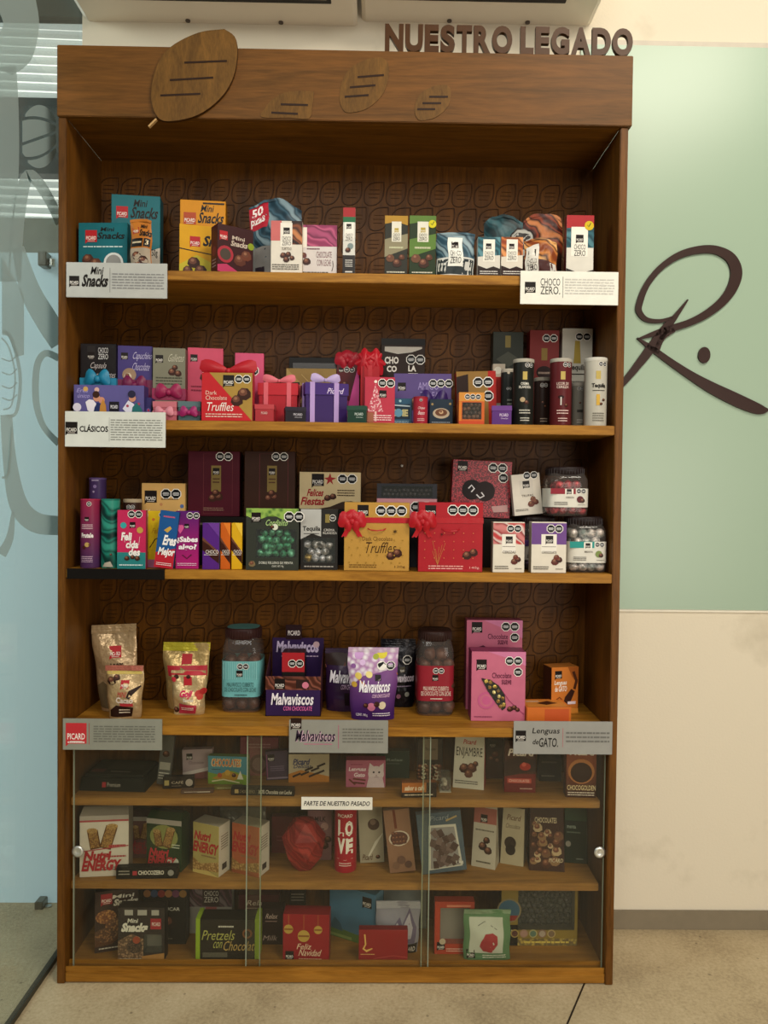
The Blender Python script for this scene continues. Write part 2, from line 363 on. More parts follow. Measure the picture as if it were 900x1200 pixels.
band([(0, 650), (10, 630), (14, 600)], [12, 9, 4])
band([(2, 388), (12, 398), (22, 440), (18, 482), (6, 488)], [4, 4, 4, 4, 4])
band([(0, 396), (9, 408), (16, 440), (12, 474), (2, 480)], [2, 2, 2, 2, 2])
for yy in (420, 436, 452, 466): band([(0, yy), (10, yy+3), (18, yy-4)], [1.6, 1.6, 1.6])
ring([(0, 300), (26, 346), (26, 416), (18, 418), (8, 394), (0, 392)])
band([(0, 560), (8, 552), (12, 500)], [3, 3, 2])
b.build('frosted_pattern', r)
# frosted door beyond
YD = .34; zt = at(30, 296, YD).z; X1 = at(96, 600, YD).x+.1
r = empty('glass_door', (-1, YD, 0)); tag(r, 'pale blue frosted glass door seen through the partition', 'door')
b = MB(); b.box(-2.0, .95, 0, .01, at(30, 1066, YD).z, zt, 'emit:b4cbd2:0.42'); b.build('frosted_glass', r)  # emission in the pane stands in for daylight behind the door
for px, py, dz in ((50, 305, .03), (46, 1066, .0)):
    q = at(px, py, YD-.03); b = MB(); x = q.x+1; b.box(x-.011, x+.011, -.035, -.001, q.z-.045+dz, q.z+.022, 'met:77766c', .002)
    b.lathe([(.008, q.z-.012), (.008, q.z+.006)], 'met:b9b9b2', 14, cx=x+.02, cy=-.02); b.box(x+.008, x+.026, -.024, -.016, q.z-.006, q.z+.001, 'met:8a8a84'); b.build('patch_fitting', r)
YB = .62
def bx_px(x0, x1, y0, y1, Y, k, th=.04):
    a = at(x0, y1, Y); c = at(x1, y0, Y); b = MB(); b.box(a.x, c.x, Y, Y+th, a.z, c.z, k); return b
struct('trim_3', bx_px(-150, 130, 257, 295, YB-.15, '8f9184'))
struct('trim_4', bx_px(-150, 130, 116, 200, YB-.15, '4f5553'))
b = MB(); b.box(-3, XG-.05, YB+.5, YB+.6, 0, 3.1, '6e7672'); struct('wall_far', b)
b = MB(); b.box(-3, XG, YB-.2, YB+.4, 2.75, 2.8, '8d9590'); struct('ceiling', b)
w = empty('window_blind', (-.5, YB, 1.6)); tag(w, 'white horizontal window blind seen through the glass at top left', 'blind')
b = MB(); z = at(30, 262, YB).z; ztop = at(30, 20, YB).z; i = 0
while z < ztop:
    sl = .02; vs = [(-1.5, -.012, z-1.6), (.9, -.012, z-1.6-.05), (.9, .012, z-1.6-.035+.002), (-1.5, .012, z-1.6+.017)]
    b.add(vs, [(0, 1, 2, 3)], 'emit:eeeeea:0.9'); z += .026  # slats made emissive, in place of daylight coming through the window
b.build('slats', w)
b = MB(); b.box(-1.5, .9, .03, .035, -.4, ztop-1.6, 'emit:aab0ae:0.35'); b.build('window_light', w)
# ------------------------------------------------------------ the shelf unit
WD, WL = '4a2c12', '7d4f22'
WX, WZ = 'wood:52330e:80531b:x', 'wood:4a2d0d:764a19:z'
def fz(px, py, Y=0.0): return at(px, py, Y).z
Z1 = (fz(200, 315.5)+fz(560, 323))/2; Z2 = (fz(193, 492)+fz(720, 499))/2; Z3 = (fz(80, 667)+fz(718, 672.5))/2
Z4 = fz(480, 853); GI = .034
Z5 = fz(400, 936.5, GI); Z6 = fz(400, 1034, GI); Z7 = fz(400, 1136)-.004
TH = .021; ZS = {1: Z1, 2: Z2, 3: Z3, 4: Z4, 5: Z5, 6: Z6, 7: Z7}
print('shelf z', {k: round(v, 3) for k, v in ZS.items()})
cab = empty('display_cabinet', (0, 0, 0)); tag(cab, 'tall brown wooden display cabinet with leaf carved back and glazed lower shelves', 'display cabinet')
for x0, x1 in ((0, T), (W-T, W)):
    b = MB(); b.box(x0, x1, .0, D+.012, 0, ZH, WZ, .0015); b.build('side_panel', cab)
b = MB(); b.box(T, W-T, .008, D, ZH-.001, ZH+.018, WX); b.build('top_panel', cab)
b = MB(); b.box(-.001, W+.006, -.006, .016, ZH, H, 'wood:50340f:744a1c:x', .0015); b.box(0, W, .016, D+.012, H-.018, H-.001, WX); b.build('header_board', cab)
for z, y0 in ((Z1, .002), (Z2, .002), (Z3, .002), (Z4, .002)):
    b = MB(); b.box(T, W-T, y0, D, z-TH, z, 'wood:7a4e16:b6812e:x', .0015); b.build('shelf', cab)
for z in (Z5, Z6):
    b = MB(); b.box(T, W-T-.008, GI, D, z-.018, z, 'wood:6f4a20:a0743a:x', .0015); b.build('shelf', cab)
b = MB(); b.box(T, W-T, .002, D, 0.002, Z7-.006, 'wood:744a14:a26f28:x', .002); b.box(T, W-T, .024, D, Z7-.006, Z7, 'wood:6f4a20:94692f:x'); b.build('bottom_board', cab)
b = MB(); b.box(T, W-T, D, D+.01, 0.01, ZH, 'wood:3f2305:6b400a:z')
tx, tz = .0545, .0605; leaf = [(.44, .47), (.2, .47), (-.12, .42), (-.36, .22), (-.44, -.1), (-.4, -.36), (-.2, -.47), (.12, -.42), (.36, -.2), (.45, .12), (.44, .47)]
LF = smoothpath([(x, z) for x, z in leaf], 3)
def ridge(pts, w, hh, k):
    n = len(pts); vs = []
    for i, (x, z) in enumerate(pts):
        a = pts[max(0, i-1)]; c = pts[min(n-1, i+1)]; dx, dz = c[0]-a[0], c[1]-a[1]; l = math.hypot(dx, dz) or 1; nx, nz = -dz/l*w/2, dx/l*w/2
        vs += [(x+nx, D+.0002, z+nz), (x+nx*.5, D-hh, z+nz*.5), (x-nx*.5, D-hh, z-nz*.5), (x-nx, D+.0002, z-nz)]
    b.add(vs, [(4*i+j, 4*i+j+1, 4*i+j+5, 4*i+j+4) for i in range(n-1) for j in range(3)], k)
zz = Z4+.03; row = 0
while zz < ZH-.02:
    for c in range(23):
        cx = .035+c*tx+(.012 if row % 2 else 0)
        if cx > W-.03: continue
        ridge([(cx+x*tx, zz+z*tz) for x, z in LF], .0036, .0016, 'wood:2e1904:543008:x')
        for dz, w_ in ((.16, .22), (.0, .25), (-.16, .2)):
            ridge([(cx-w_*tx+dz*.01, zz+dz*tz), (cx+w_*tx+dz*.01, zz+dz*tz)], .0028, .0015, 'wood:3a2005:5e380a:x')
    zz += tz*1.02; row += 1
b.build('back_panel', cab)
for px, py in ((533, 546), (484, 411)):
    q = at(px, py, D-.004) if px > 500 else at(471, 546, D-.004)
b = MB(); q = at(471, 546, D-.003); b.ball((q.x, q.y, q.z), .0035, 'd9d2c4', 2); b.build('wall_plug', cab)
# sliding glass panes with round finger pulls
GT = Z4-TH-.002; GB = Z7-.004
P = {'a': (at(95, 1000, .016).x, at(305, 1000, .016).x, .019), 'b': (at(289, 1000, .012).x, at(503, 1000, .012).x, .012), 'c': (at(495, 1000, .019).x, W-T-.003, .019)}
for kx, hp in (('a', (91, 998)), ('b', None), ('c', (703, 999))):
    x0, x1, y = P[kx]
    if kx == 'a': x0 = T+.012
    r = empty('sliding_glass_door', ((x0+x1)/2, y, GB)); r.parent = cab; r.name = 'sliding_glass_door'
    b = MB(); hw = (x1-x0)/2; b.box(-hw, hw, 0, .004, 0, GT-GB, 'glass:f8f8f2:0.010:0.02:d6d0bc'); b.build('glass_pane', r)
    for s_ in (-1, 1):
        b = MB(); b.box(s_*hw-.0012, s_*hw+.0012, -.0003, .0043, 0, GT-GB, 'glass:cdd8c8:0.35:0.1:c9cfb8'); b.build('polished_edge', r)
    if hp:
        q = at(hp[0], hp[1], y-.004); b = MB(); b.lathe([(.002, 0), (.0125, .001), (.0135, .004), (.009, .006), (.0035, .0035)], 'met:d9dad4', 24)
        o = b.build('finger_pull', r, (q.x-(x0+x1)/2, -.0005, q.z-GB)); o.rotation_euler = (math.pi/2, 0, 0)
b = MB(); b.box(T, W-T, .006, .010, Z7-.006, Z7+.004, 'wood:744a14:a26f28:x'); b.box(T, W-T, .0262, .030, Z7, Z7+.008, 'wood:744a14:a26f28:x'); b.build('door_track', cab)
# black strip on shelf edge
b = MB(); a = at(79, 672); c = at(193, 672); b.box(a.x, c.x, -.003, .0018, Z3-TH-.001, Z3+.001, '14110f')
tag(b.build('shelf_edge_strip'), 'black strip stuck on the left end of the third shelf edge', 'label strip')

# header letters
hl = empty('cutout_lettering', (at(595, 66).x, 0, H)); tag(hl, 'brown cut-out wooden letters reading NUESTRO LEGADO on top of the cabinet', 'sign lettering')
x = 450.0
adv = {'N': 25, 'U': 24, 'E': 19.5, 'S': 20, 'T': 21, 'R': 22.5, 'O': 27, ' ': 8, 'L': 18.5, 'G': 24.5, 'A': 26, 'D': 25}
word = 'NUESTRO LEGADO'; tot = sum(adv[c] for c in word); sc = (742-450)/tot
for ch in word:
    wpx = adv[ch]*sc
    if ch != ' ':
        a = at(x+.8, 64); c = at(x+wpx-1.2, 64); vs, fs, bb = textmesh(ch, .045, 5); hh = .0595
        b = MB(); n = len(vs); sx = (c.x-a.x)/(bb[2]-bb[0]); sz = hh/(bb[3]-bb[1])
        f2 = [(a.x+(u-bb[0])*sx-hl.location.x, (v-bb[1])*sz+.0005) for u, v in vs]
        b.add([(u, -.004, v) for u, v in f2]+[(u, .006, v) for u, v in f2], list(fs)+[tuple(q+n for q in f[::-1]) for f in fs], '46290e')
        ed = {}
        for f in fs:
            for i in range(len(f)):
                e = (f[i], f[(i+1) % len(f)]); k = tuple(sorted(e)); ed.setdefault(k, []).append(e)
        b.add([(u, -.004, v) for u, v in f2]+[(u, .006, v) for u, v in f2], [(e[0][1], e[0][0], e[0][0]+n, e[0][1]+n) for e in ed.values() if len(e) == 1], '3e2710')
        b.build('letter', hl)
    x += wpx
# wooden leaves on the header
def leafboard(outline, slots, label, y0, th, stem=None, k='wood:503612:74501f:d'):
    P_ = smoothpath(outline+[outline[0]], 5)[:-1]; q = [at(x, y, y0) for x, y in P_]; n = len(q)
    c0 = sum(q, Vector())/n; zmin = min(v.z for v in q)
    b = MB(); f = [(v.x-c0.x, 0, v.z-zmin) for v in q]; cxx = (0, 0, c0.z-zmin)
    b.add([(cxx)]+f, [(0, i+1, (i+1) % n+1) for i in range(n)], k)
    b.add(f+[(x*1.0, th, z) for x, _, z in f], [(i, (i+1) % n, n+(i+1) % n, n+i) for i in range(n)], 'wood:33200d:4e2f14:x')
    r = empty('wooden_leaf', (c0.x, y0, zmin)); b.build('leaf_board', r)
    for (xa, ya, xb, yb) in slots:
        A_ = at(xa, ya, y0); B_ = at(xb, yb, y0); b = MB(); h_ = .0022
        b.add([(A_.x-c0.x, -.0006, A_.z-zmin-h_), (B_.x-c0.x, -.0006, B_.z-zmin-h_), (B_.x-c0.x, -.0006, B_.z-zmin+h_), (A_.x-c0.x, -.0006, A_.z-zmin+h_)], [(0, 1, 2, 3)], '2b1809'); b.build('slot', r)
    if stem:
        A_ = at(stem[0], stem[1], y0); B_ = at(stem[2], stem[3], y0); d = (B_-A_).normalized(); pz = Vector((-d.z, 0, d.x))*.0018; b = MB()
        o = Vector((c0.x, y0, zmin)); vs = [A_+pz, A_-pz, B_-pz, B_+pz]; vs = [v-o for v in vs]; b.add(vs+[v+Vector((0, th, 0)) for v in vs], [(0, 1, 2, 3), (4, 7, 6, 5), (0, 4, 5, 1), (1, 5, 6, 2), (2, 6, 7, 3), (3, 7, 4, 0)], 'c09a66'); b.build('stem', r)
    r.parent = cab; r['label'] = label
def LP(x0, y0, x1, y1, pts): return [(x0+(x1-x0)*u, y0+(y1-y0)*v) for u, v in pts]
full = [(.86, .0), (1.0, .12), (.985, .45), (.84, .72), (.55, .93), (.2, 1.0), (.06, .93), (0, .72), (.06, .42), (.22, .2), (.55, .04)]
leafboard(LP(177, 34, 277, 142, full), [(216, 73.5, 266, 71.5), (199, 94, 250, 91), (188, 112, 235, 110)], 'largest wooden leaf cut-out rising above the cabinet header at the left', -.014, .008, (183, 139, 174, 148))
leafboard(LP(398, 67, 455, 132, full), [(419, 90.5, 450, 88), (410, 102.5, 440, 100), (404, 113.5, 432, 111.5)], 'mid-sized wooden leaf near the middle of the cabinet header', -.0075, .0015)
leafboard(LP(486, 99, 528, 141, full), [(503, 113.5, 525, 113.5), (495, 121, 517, 121), (489, 128, 510, 128)], 'smallest wooden leaf, rightmost on the cabinet header', -.0075, .0015)
hf = [(368, 107), (340, 107), (322, 114), (311, 126), (307, 137), (340, 138), (362, 138.5), (366, 124)]
leafboard(hf, [(329, 122.3, 361, 123.2), (318, 132, 349, 133.5)], 'half-cut wooden leaf at the lower edge of the header right of the largest leaf', -.0075, .0015)

# hanging signs along the shelf edges
def sign(x0, y0, x1, y1, Y, col, items, label, name='shelf_sign', cat='sign'):
    A_ = at(x0, y1, Y); B_ = at(x1, y0, Y); w = B_.x-A_.x; h = abs(at((x0+x1)/2, y0, Y).z-at((x0+x1)/2, y1, Y).z); cz = at((x0+x1)/2, y1, Y).z
    b = MB(); b.box(-w/2, w/2, 0, .003, 0, h, col, .0005); b.deco(lambda U, V, o: (-w/2+U, -o, V), w, h, items)
    o = b.build(name, loc=((A_.x+B_.x)/2, Y, cz)); o.rotation_euler = (0, 0.0, 0); tag(o, label, cat)
    return o
BK = '1f1a18'
sign(77.5, 308, 196, 349, -.0045, 'b9bab6', [('L', .03, .32, .1, BK), ('t', .24, .66, .36, .88, 'Mini', BK, .2, .02), ('t', .15, .3, .405, .66, 'Snacks', BK, .2, .04), ('r', .432, .15, .436, .85, '6a6a6a'), ('g', .455, .24, .97, .72, 6, '8a8a8a')], 'white sign reading Mini Snacks at the left end of the top shelf')
sign(609.5, 318, 725, 357, -.0045, 'e9e7dc', [('L', .045, .34, .11, BK), ('t', .205, .56, .405, .78, 'CHOCO', '33302e', 0, 0), ('t', .205, .3, .405, .54, 'ZERO.', '33302e', 0, 0), ('r', .432, .2, .436, .84, '6a6a6a'), ('g', .455, .3, .96, .8, 6, 'c9c7c0')], 'bright white sign reading CHOCO ZERO at the right end of the top shelf')
sign(76, 482.5, 194, 524, -.0045, 'd7d9d2', [('L', .005, .36, .12, BK), ('t', .145, .42, .43, .63, 'CLÁSICOS', '1f1a18', 0, .03), ('r', .44, .16, .443, .84, '8a8a8a'), ('g', .455, .18, .97, .8, 9, '8d8f88')], 'white sign reading CLÁSICOS at the left end of the second shelf')
sign(73.5, 842.5, 190, 879, -.0045, '8d8d80', [('L', .03, .2, .21, 'c2343a'), ('g', .05, .19, .22, .3, 1, 'e8d8d0'), ('r', .262, .18, .268, .86, 'a8544f'), ('g', .31, .24, .93, .8, 7, '6c6c62')], 'grey sign with a red square mark at the left end of the fourth shelf')
sign(338.5, 844, 455, 882.5, -.0045, '8f8e85', [('L', .015, .73, .11, '2a1a16'), ('t', .065, .33, .46, .68, 'Malvaviscos', 'c9a9b9', .15, .06), ('t', .062, .345, .457, .69, 'Malvaviscos', '2b2030', .15, .02), ('g', .15, .24, .45, .3, 1, 'c06a8c'), ('r', .497, .14, .502, .86, 'b5577c'), ('g', .54, .3, .95, .78, 5, '6f6e66')], 'grey sign reading Malvaviscos at the middle of the fourth shelf')
sign(601.5, 845.5, 718, 884, -.0045, '96958f', [('L', .02, .4, .105, '1a1615'), ('t', .185, .58, .46, .8, 'Lenguas', BK, .15, .01), ('t', .19, .3, .25, .46, 'de', BK, .2, .01), ('t', .255, .22, .45, .5, 'GATO.', BK, .05, .01), ('r', .495, .22, .499, .8, 'b86a72'), ('g', .53, .34, .97, .72, 3, '6f6e69')], 'grey sign reading Lenguas de GATO at the right end of the fourth shelf')
sign(353, 934.5, 436.5, 949, .0075, 'e2ded0', [('t', .035, .32, .96, .7, 'PARTE DE NUESTRO PASADO', '26221f', .18, .02)], 'small white sticker reading PARTE DE NUESTRO PASADO on the sliding glass')

# ------------------------------------------------------------ item builders; local origin = bottom centre of the front face
TOP = {}
def place(kind, x0, x1, yt, Y, shelf=None, zb=None, rot=0, tilt=0, lean=0, lift=0):
    """position and size of an item from its outline on the plane Y"""
    xm = (x0+x1)/2; z0 = ZS[shelf] if zb is None else zb
    A_ = at(x0, yt, Y); B_ = at(x1, yt, Y); zt = at(xm, yt, Y).z
    zmid = (z0+zt)/2; ym = 600-(zmid-CAM.z)*FOC/(Y-CAM.y)*1.0
    k = CAM+ray(x0, ym-20)*((Y-CAM.y)/ray(x0, ym-20).y); q = CAM+ray(x1, ym-20)*((Y-CAM.y)/ray(x1, ym-20).y)
    return (k.x+q.x)/2, (q.x-k.x)/max(.3, math.cos(rot)), z0, zt-z0
def finish(parts, name, label, cat, group, loc, rot=0, tilt=0, lean=0):
    """parts: list of (part name, MB, [sub parts], label)"""
    mt = Matrix.Rotation(rot, 4, 'Z') @ Matrix.Rotation(lean, 4, 'X') @ Matrix.Rotation(tilt, 4, 'Y')
    low = min((mt @ Vector(v)).z for p in parts for v in p[1].v)
    loc = (loc[0], loc[1], loc[2]-low+.0004)
    if len(parts) == 1 and not (len(parts[0]) > 2 and parts[0][2]):
        r = parts[0][1].build(name, loc=loc)
    else:
        r = empty(name, loc)
        for p in parts:
            o = p[1].build(p[0], r)
            if len(p) > 3 and p[3]: o['label'] = p[3]
            if len(p) > 2:
                for sp in (p[2] or []):
                    o2 = sp[1].build(sp[0], o)
    r.rotation_euler = mt.to_euler(); tag(r, label, cat, group)
    return r
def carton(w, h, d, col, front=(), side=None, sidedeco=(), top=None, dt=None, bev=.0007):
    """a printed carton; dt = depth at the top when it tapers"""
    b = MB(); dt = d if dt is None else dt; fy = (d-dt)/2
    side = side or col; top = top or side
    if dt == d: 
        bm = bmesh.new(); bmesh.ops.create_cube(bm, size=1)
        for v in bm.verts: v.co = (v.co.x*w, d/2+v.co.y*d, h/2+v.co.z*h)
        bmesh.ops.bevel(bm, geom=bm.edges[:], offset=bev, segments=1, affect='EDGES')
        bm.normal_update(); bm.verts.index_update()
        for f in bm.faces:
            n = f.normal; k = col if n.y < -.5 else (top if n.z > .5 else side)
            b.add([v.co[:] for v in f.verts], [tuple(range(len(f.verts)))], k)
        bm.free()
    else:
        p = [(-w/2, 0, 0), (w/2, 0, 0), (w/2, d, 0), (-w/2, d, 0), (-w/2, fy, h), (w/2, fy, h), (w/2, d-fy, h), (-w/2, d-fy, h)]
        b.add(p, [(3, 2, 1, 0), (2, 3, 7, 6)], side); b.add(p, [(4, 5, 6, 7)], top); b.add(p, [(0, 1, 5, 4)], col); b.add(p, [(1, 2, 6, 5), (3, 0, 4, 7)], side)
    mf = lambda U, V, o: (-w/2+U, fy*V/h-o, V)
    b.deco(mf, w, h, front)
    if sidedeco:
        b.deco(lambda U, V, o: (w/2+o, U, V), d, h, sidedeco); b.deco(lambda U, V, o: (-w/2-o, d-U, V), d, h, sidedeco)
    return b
def tin(rad, h, col, deco=(), lid='b9b4a8', base='a8a398', lidh=.008, n=40, e=2.0):
    b = MB(); b.lathe([(rad*.97, 0), (rad, .003), (rad, h-lidh)], col, n, e, cy=rad)
    def mf(U, V, o):
        a = U/rad-deco_w/2/rad; return ((rad+o)*math.sin(a), rad-(rad+o)*math.cos(a), V)
    deco_w = math.pi*rad*.95
    b.deco(mf, deco_w, h, deco, curved=True)
    l = MB(); l.lathe([(rad*1.02, h-lidh), (rad*1.03, h-lidh*.4), (rad*1.0, h), (rad*.86, h+.0004), (rad*.8, h-.0016)], lid, n, cy=rad)
    return [('can_body', b), ('lid', l)]
from mathutils import noise as NZ
def pouch(w, h, t, col, deco=(), topw=1.0, botw=.9, seal=.06, sealcol=None, wavy=.0016, backcol=None, cr=.0022, sag=0):
    """stand-up bag: flat sealed top, rounded gusset below"""
    b = MB(); rr = random.Random(int(w*1e6)); ph = [rr.uniform(0, 6) for _ in range(4)]
    def wd(v): return w*(botw+(topw-botw)*min(1, v*1.3))
    def bul(u, v):
        e = max(0, 1-(2*u-1)**2)**.6; g = min(1, max(0, (1-seal-v))/.5)**.7
        return t*e*g*(1-.25*max(0, .2-v)/.2)
    def f(U, V, o):
        u = U/w; v = V/h; e = min(1, 6*u*(1-u)); nz = NZ.noise(Vector((U*38+ph[1], V*38, ph[2])))*.6+abs(NZ.noise(Vector((U*75, V*60+ph[3], 0))))*.7
        return ((u-.5)*wd(v)+tx_(v), -bul(u, v)-o+wavy*math.sin(9*v+ph[0]+5*u)*e*(1-v*.3)-nz*cr*e*min(1, (1-v)*6), V*top_(u))
    def tx_(v): return .0012*math.sin(v*11+ph[1])
    def top_(u): return 1-sag*(abs(2*u-1)**2.5)-sag*.35*NZ.noise(Vector((u*5, ph[0], 0)))
    bk = backcol or col
    b.grid(lambda u, v: f(u*w, v*h, 0), 26, 30, col)
    b.grid(lambda u, v: ((u-.5)*wd(v)+tx_(v), bul(u, v)+.0006, v*h*top_(u)), 13, 14, bk, flip=True)
    n = 16; vs = [f(i/n*w, 0, 0) for i in range(n+1)]+[((i/n-.5)*wd(0), bul(i/n, 0)+.0006, 0) for i in range(n+1)]
    b.add(vs, [(i+1, i, n+1+i, n+2+i) for i in range(n)], bk)
    b.deco(f, w, h, deco, curved=True)
    s = MB(); sc_ = sealcol or col
    s.grid(lambda u, v: ((u-.5)*wd(1)*1.004+tx_(1-seal+seal*v), -.0016+.0004*math.sin(v*18.85)+.0012*math.sin(u*7+ph[2]), (1-seal+seal*v)*h*top_(u)+.0003), 14, 9, sc_); s.grid(lambda u, v: ((u-.5)*wd(1)*1.004+tx_(1-seal+seal*v), .0013, (1-seal+seal*v)*h*top_(u)+.0003), 14, 2, sc_, flip=True)
    return [('bag', b), ('top_seal', s)]
def bow(W_, H_, col, cx=0, cy=0, cz=0, tails=True, loops=2, tilt=0):
    b = MB(); specs = [(math.radians(12), 1), (math.radians(168), 1)]
    if loops > 2: specs += [(math.radians(60), .8), (math.radians(120), .8), (math.radians(-25), .7), (math.radians(205), .7)]
    for ang, q in specs:
        ang += tilt; dx, dz = math.cos(ang), math.sin(ang); L_ = W_/2*q
        for sg in (-1, 1):
            def f(s_, t_):
                tt = 2*t_-1; wd = H_/2*(.16+.84*math.sin(math.pi*min(1, s_*.62+.05))**1.2); rnd = math.sqrt(max(0, 1-(max(0, s_-.75)/.25)**2))*.35+.65 if s_ > .75 else 1
                puff = .34*H_*math.sin(math.pi*min(1, s_*.95+.03))*(1-tt*tt*.9)
                return (cx+dx*L_*s_-dz*tt*wd*rnd, cy-sg*puff*.6-.001, cz+dz*L_*s_+dx*tt*wd*rnd)
            b.grid(f, 8, 6, col, flip=(sg < 0))
    b.ball((cx, cy-.003, cz), H_*.2, col, 2, 0, (1, .8, 1.1))
    if tails:
        for sg in (-1, 1):
            def g(s_, t_):
                wv = H_*.3; return (cx+sg*(W_*.3*s_)+(t_-.5)*wv, cy-.002-.002*math.sin(s_*5), cz-H_*.95*s_-(.2*wv if .3 < t_ < .7 and s_ > .95 else 0)*-1)
            b.grid(g, 8, 4, col)
    return b
def giftbox(w, h, d, col, lidcol, rib, nribx=(.5,), rw=.012, lidh=None, bw=None, bh=None, front=(), bowcol=None, topr=True):
    lidh = lidh or h*.3; b = MB(); b.box(-w/2+.0015, w/2-.0015, .0015, d-.0015, 0, h-.001, col, .0008)
    l = MB(); l.box(-w/2-.001, w/2+.001, -.001, d+.001, h-lidh, h, lidcol, .001); l.deco(lambda U, V, o: (-w/2+U, -.001-o, V), w, h, front)
    r = MB(); e = .0022
    for x in nribx:
        X = -w/2+x*w; r.box(X-rw/2, X+rw/2, -e, d+e, -.0, h+.001, rib)
    r.box(-w/2-e, w/2+e, d/2-rw/2, d/2+rw/2, 0, h+.0012, rib)
    bo = bow(bw or w*.6, bh or h*.25, bowcol or rib, 0, d*.3, h+(bh or h*.25)*.42, tails=False)
    return [('box_body', b), ('lid', l), ('ribbon', r, [('bow', bo)])]
def candies(x0, x1, y0, y1, z0, z1, r, cols, jit=.12, sq=(1, 1, 1), sub=2, seed=1):
    b = MB(); rr = random.Random(seed); st = r*1.75; z = z0+r; k = 0
    while z < z1-r*.3:
        y = y0+r
        while y <= max(y1-r, y0+r)+1e-6:
            x = x0+r+(r*.8 if k % 2 else 0)
            while x < x1-r*.6:
                b.ball((x+rr.uniform(-1, 1)*r*.15, y+rr.uniform(-1, 1)*r*.1, z+rr.uniform(-1, 1)*r*.12), r*rr.uniform(.92, 1.05), rr.choice(cols), sub, jit, sq)
                x += st
            y += st
        z += st*.92; k += 1
    return b
def cutbox(w, h, d, col, front, win, inner='1a1413', fill=None, side=None, film=True, polywin=None):
    """carton with a window hole (u0,v0,u1,v1), a clear film and the sweets behind it"""
    u0, v0, u1, v1 = win; b = MB(); side = side or col; x = lambda u: -w/2+u*w; z = lambda v: v*h; e = .0006
    b.box(-w/2, w/2, e, d, 0, z(v0), side); b.box(-w/2, w/2, e, d, z(v1), h, side)
    b.box(-w/2, x(u0), e, d, z(v0), z(v1), side); b.box(x(u1), w/2, e, d, z(v0), z(v1), side)
    b.box(x(u0), x(u1), d*.8, d, z(v0), z(v1), inner)
    for a in ((0, 0, 1, v0), (0, v1, 1, 1), (0, v0, u0, v1), (u1, v0, 1, v1)):
        if a[2] > a[0] and a[3] > a[1]: b.box(x(a[0]), x(a[2]), 0, e, z(a[1]), z(a[3]), col)
    b.deco(lambda U, V, o: (-w/2+U, -o, V), w, h, front)
    out = [('carton', b)]
    if fill: out.append(('sweets', fill(x(u0), x(u1), .002, d*.78, z(v0), z(v1))))
    if film:
        f = MB(); f.box(x(u0)-.001, x(u1)+.001, -.0004, .0, z(v0)-.001, z(v1)+.001, 'glass:f2f2f2:0.03:0.12'); out.append(('window_film', f))
    return out
def jar(w, h, lidh, lidcol, labcol, labz, labdeco, fills, fr, lidtop=None, glass='glass:eee6e0:0.06:0.08:cfc6c0', e=5, neck=.8, seed=1):
    R_ = w/2; nk = h-lidh; b = MB(); cy = R_
    pr = [(R_*.9, 0), (R_*.985, .004), (R_, .012), (R_, nk*.78), (R_*.98, nk*.86), (R_*(neck+.08), nk*.96), (R_*neck, nk)]
    b.lathe(pr, glass, 48, e, cy=cy)
    l = MB(); ne = 2.6
    l.lathe([(R_*neck*1.02, nk-.004), (R_*(neck+.1), nk-.003), (R_*(neck+.1), h-.003), (R_*(neck+.06), h), (R_*.2, h)], lidcol, 40, ne, cy=cy)
    if lidtop: l.lathe([(R_*(neck+.02), h+.0002), (R_*.1, h+.0006)], lidtop, 40, ne, cy=cy)
    for i in range(40):
        a = 6.2832*i/40; c, q = math.cos(a), math.sin(a); rr_ = R_*(neck+.1)/((abs(c)**ne+abs(q)**ne)**(1/ne))
        l.box(rr_*c-.0008, rr_*c+.0008, cy+rr_*q-.0008, cy+rr_*q+.0008, nk-.002, h-.004, lidcol)
    lb = MB(); z0, z1 = labz[0]*h, labz[1]*h; lb.lathe([(R_+.0006, z0), (R_+.0008, z1)], labcol, 48, e, cy=cy, cap=False)
    lw = w*.92
    lb.deco(lambda U, V, o: (-lw/2+U, -.0008-o, z0+V), lw, z1-z0, labdeco)
    c = candies(-R_*.9, R_*.9, cy-R_*.9, cy+R_*.5, .003, nk*.84, fr, fills, .1, seed=seed)
    return [('jar_body', b), ('lid', l), ('label', lb), ('chocolates', c)]
def band_x(w, d, z0, z1, col, e=.0012):
    b = MB(); b.box(-w/2-e, w/2+e, -e, d+e, z0, z1, col, .0004); return b
# ------------------------------------------------------------ the stock, shelf by shelf
ALL = []
def box_item(name, label, cat, x0, x1, yt, Y, sh, d, col, front=(), group=None, rot=0, tilt=0, lean=0, zb=None, side=None, sidedeco=(), top=None, dt=None, extra=None, hmul=1.0):
    rot = math.radians(rot); cx, w, z0, h = place(0, x0, x1, yt, Y, sh, zb, rot); h *= hmul
    w = max(.012, w-.0012); b = carton(w, h, d, col, front, side, sidedeco, top, dt)
    parts = [('carton', b)]
    if extra: parts += extra(w, h, d)
    o = finish(parts, name, label, cat, group, (cx, Y, z0), rot, math.radians(tilt), math.radians(lean)); ALL.append(o)
    return z0+h
def parts_item(name, label, cat, x0, x1, yt, Y, sh, fn, group=None, rot=0, tilt=0, lean=0, zb=None):
    rot = math.radians(rot); cx, w, z0, h = place(0, x0, x1, yt, Y, sh, zb, rot); w = max(.012, w-.0012)
    o = finish(fn(w, h), name, label, cat, group, (cx, Y, z0), rot, math.radians(tilt), math.radians(lean)); ALL.append(o)
    return z0+h
CH = ['3a1f16', '4a2a1d', '2c1610']
def t(*a): return ('t',)+a
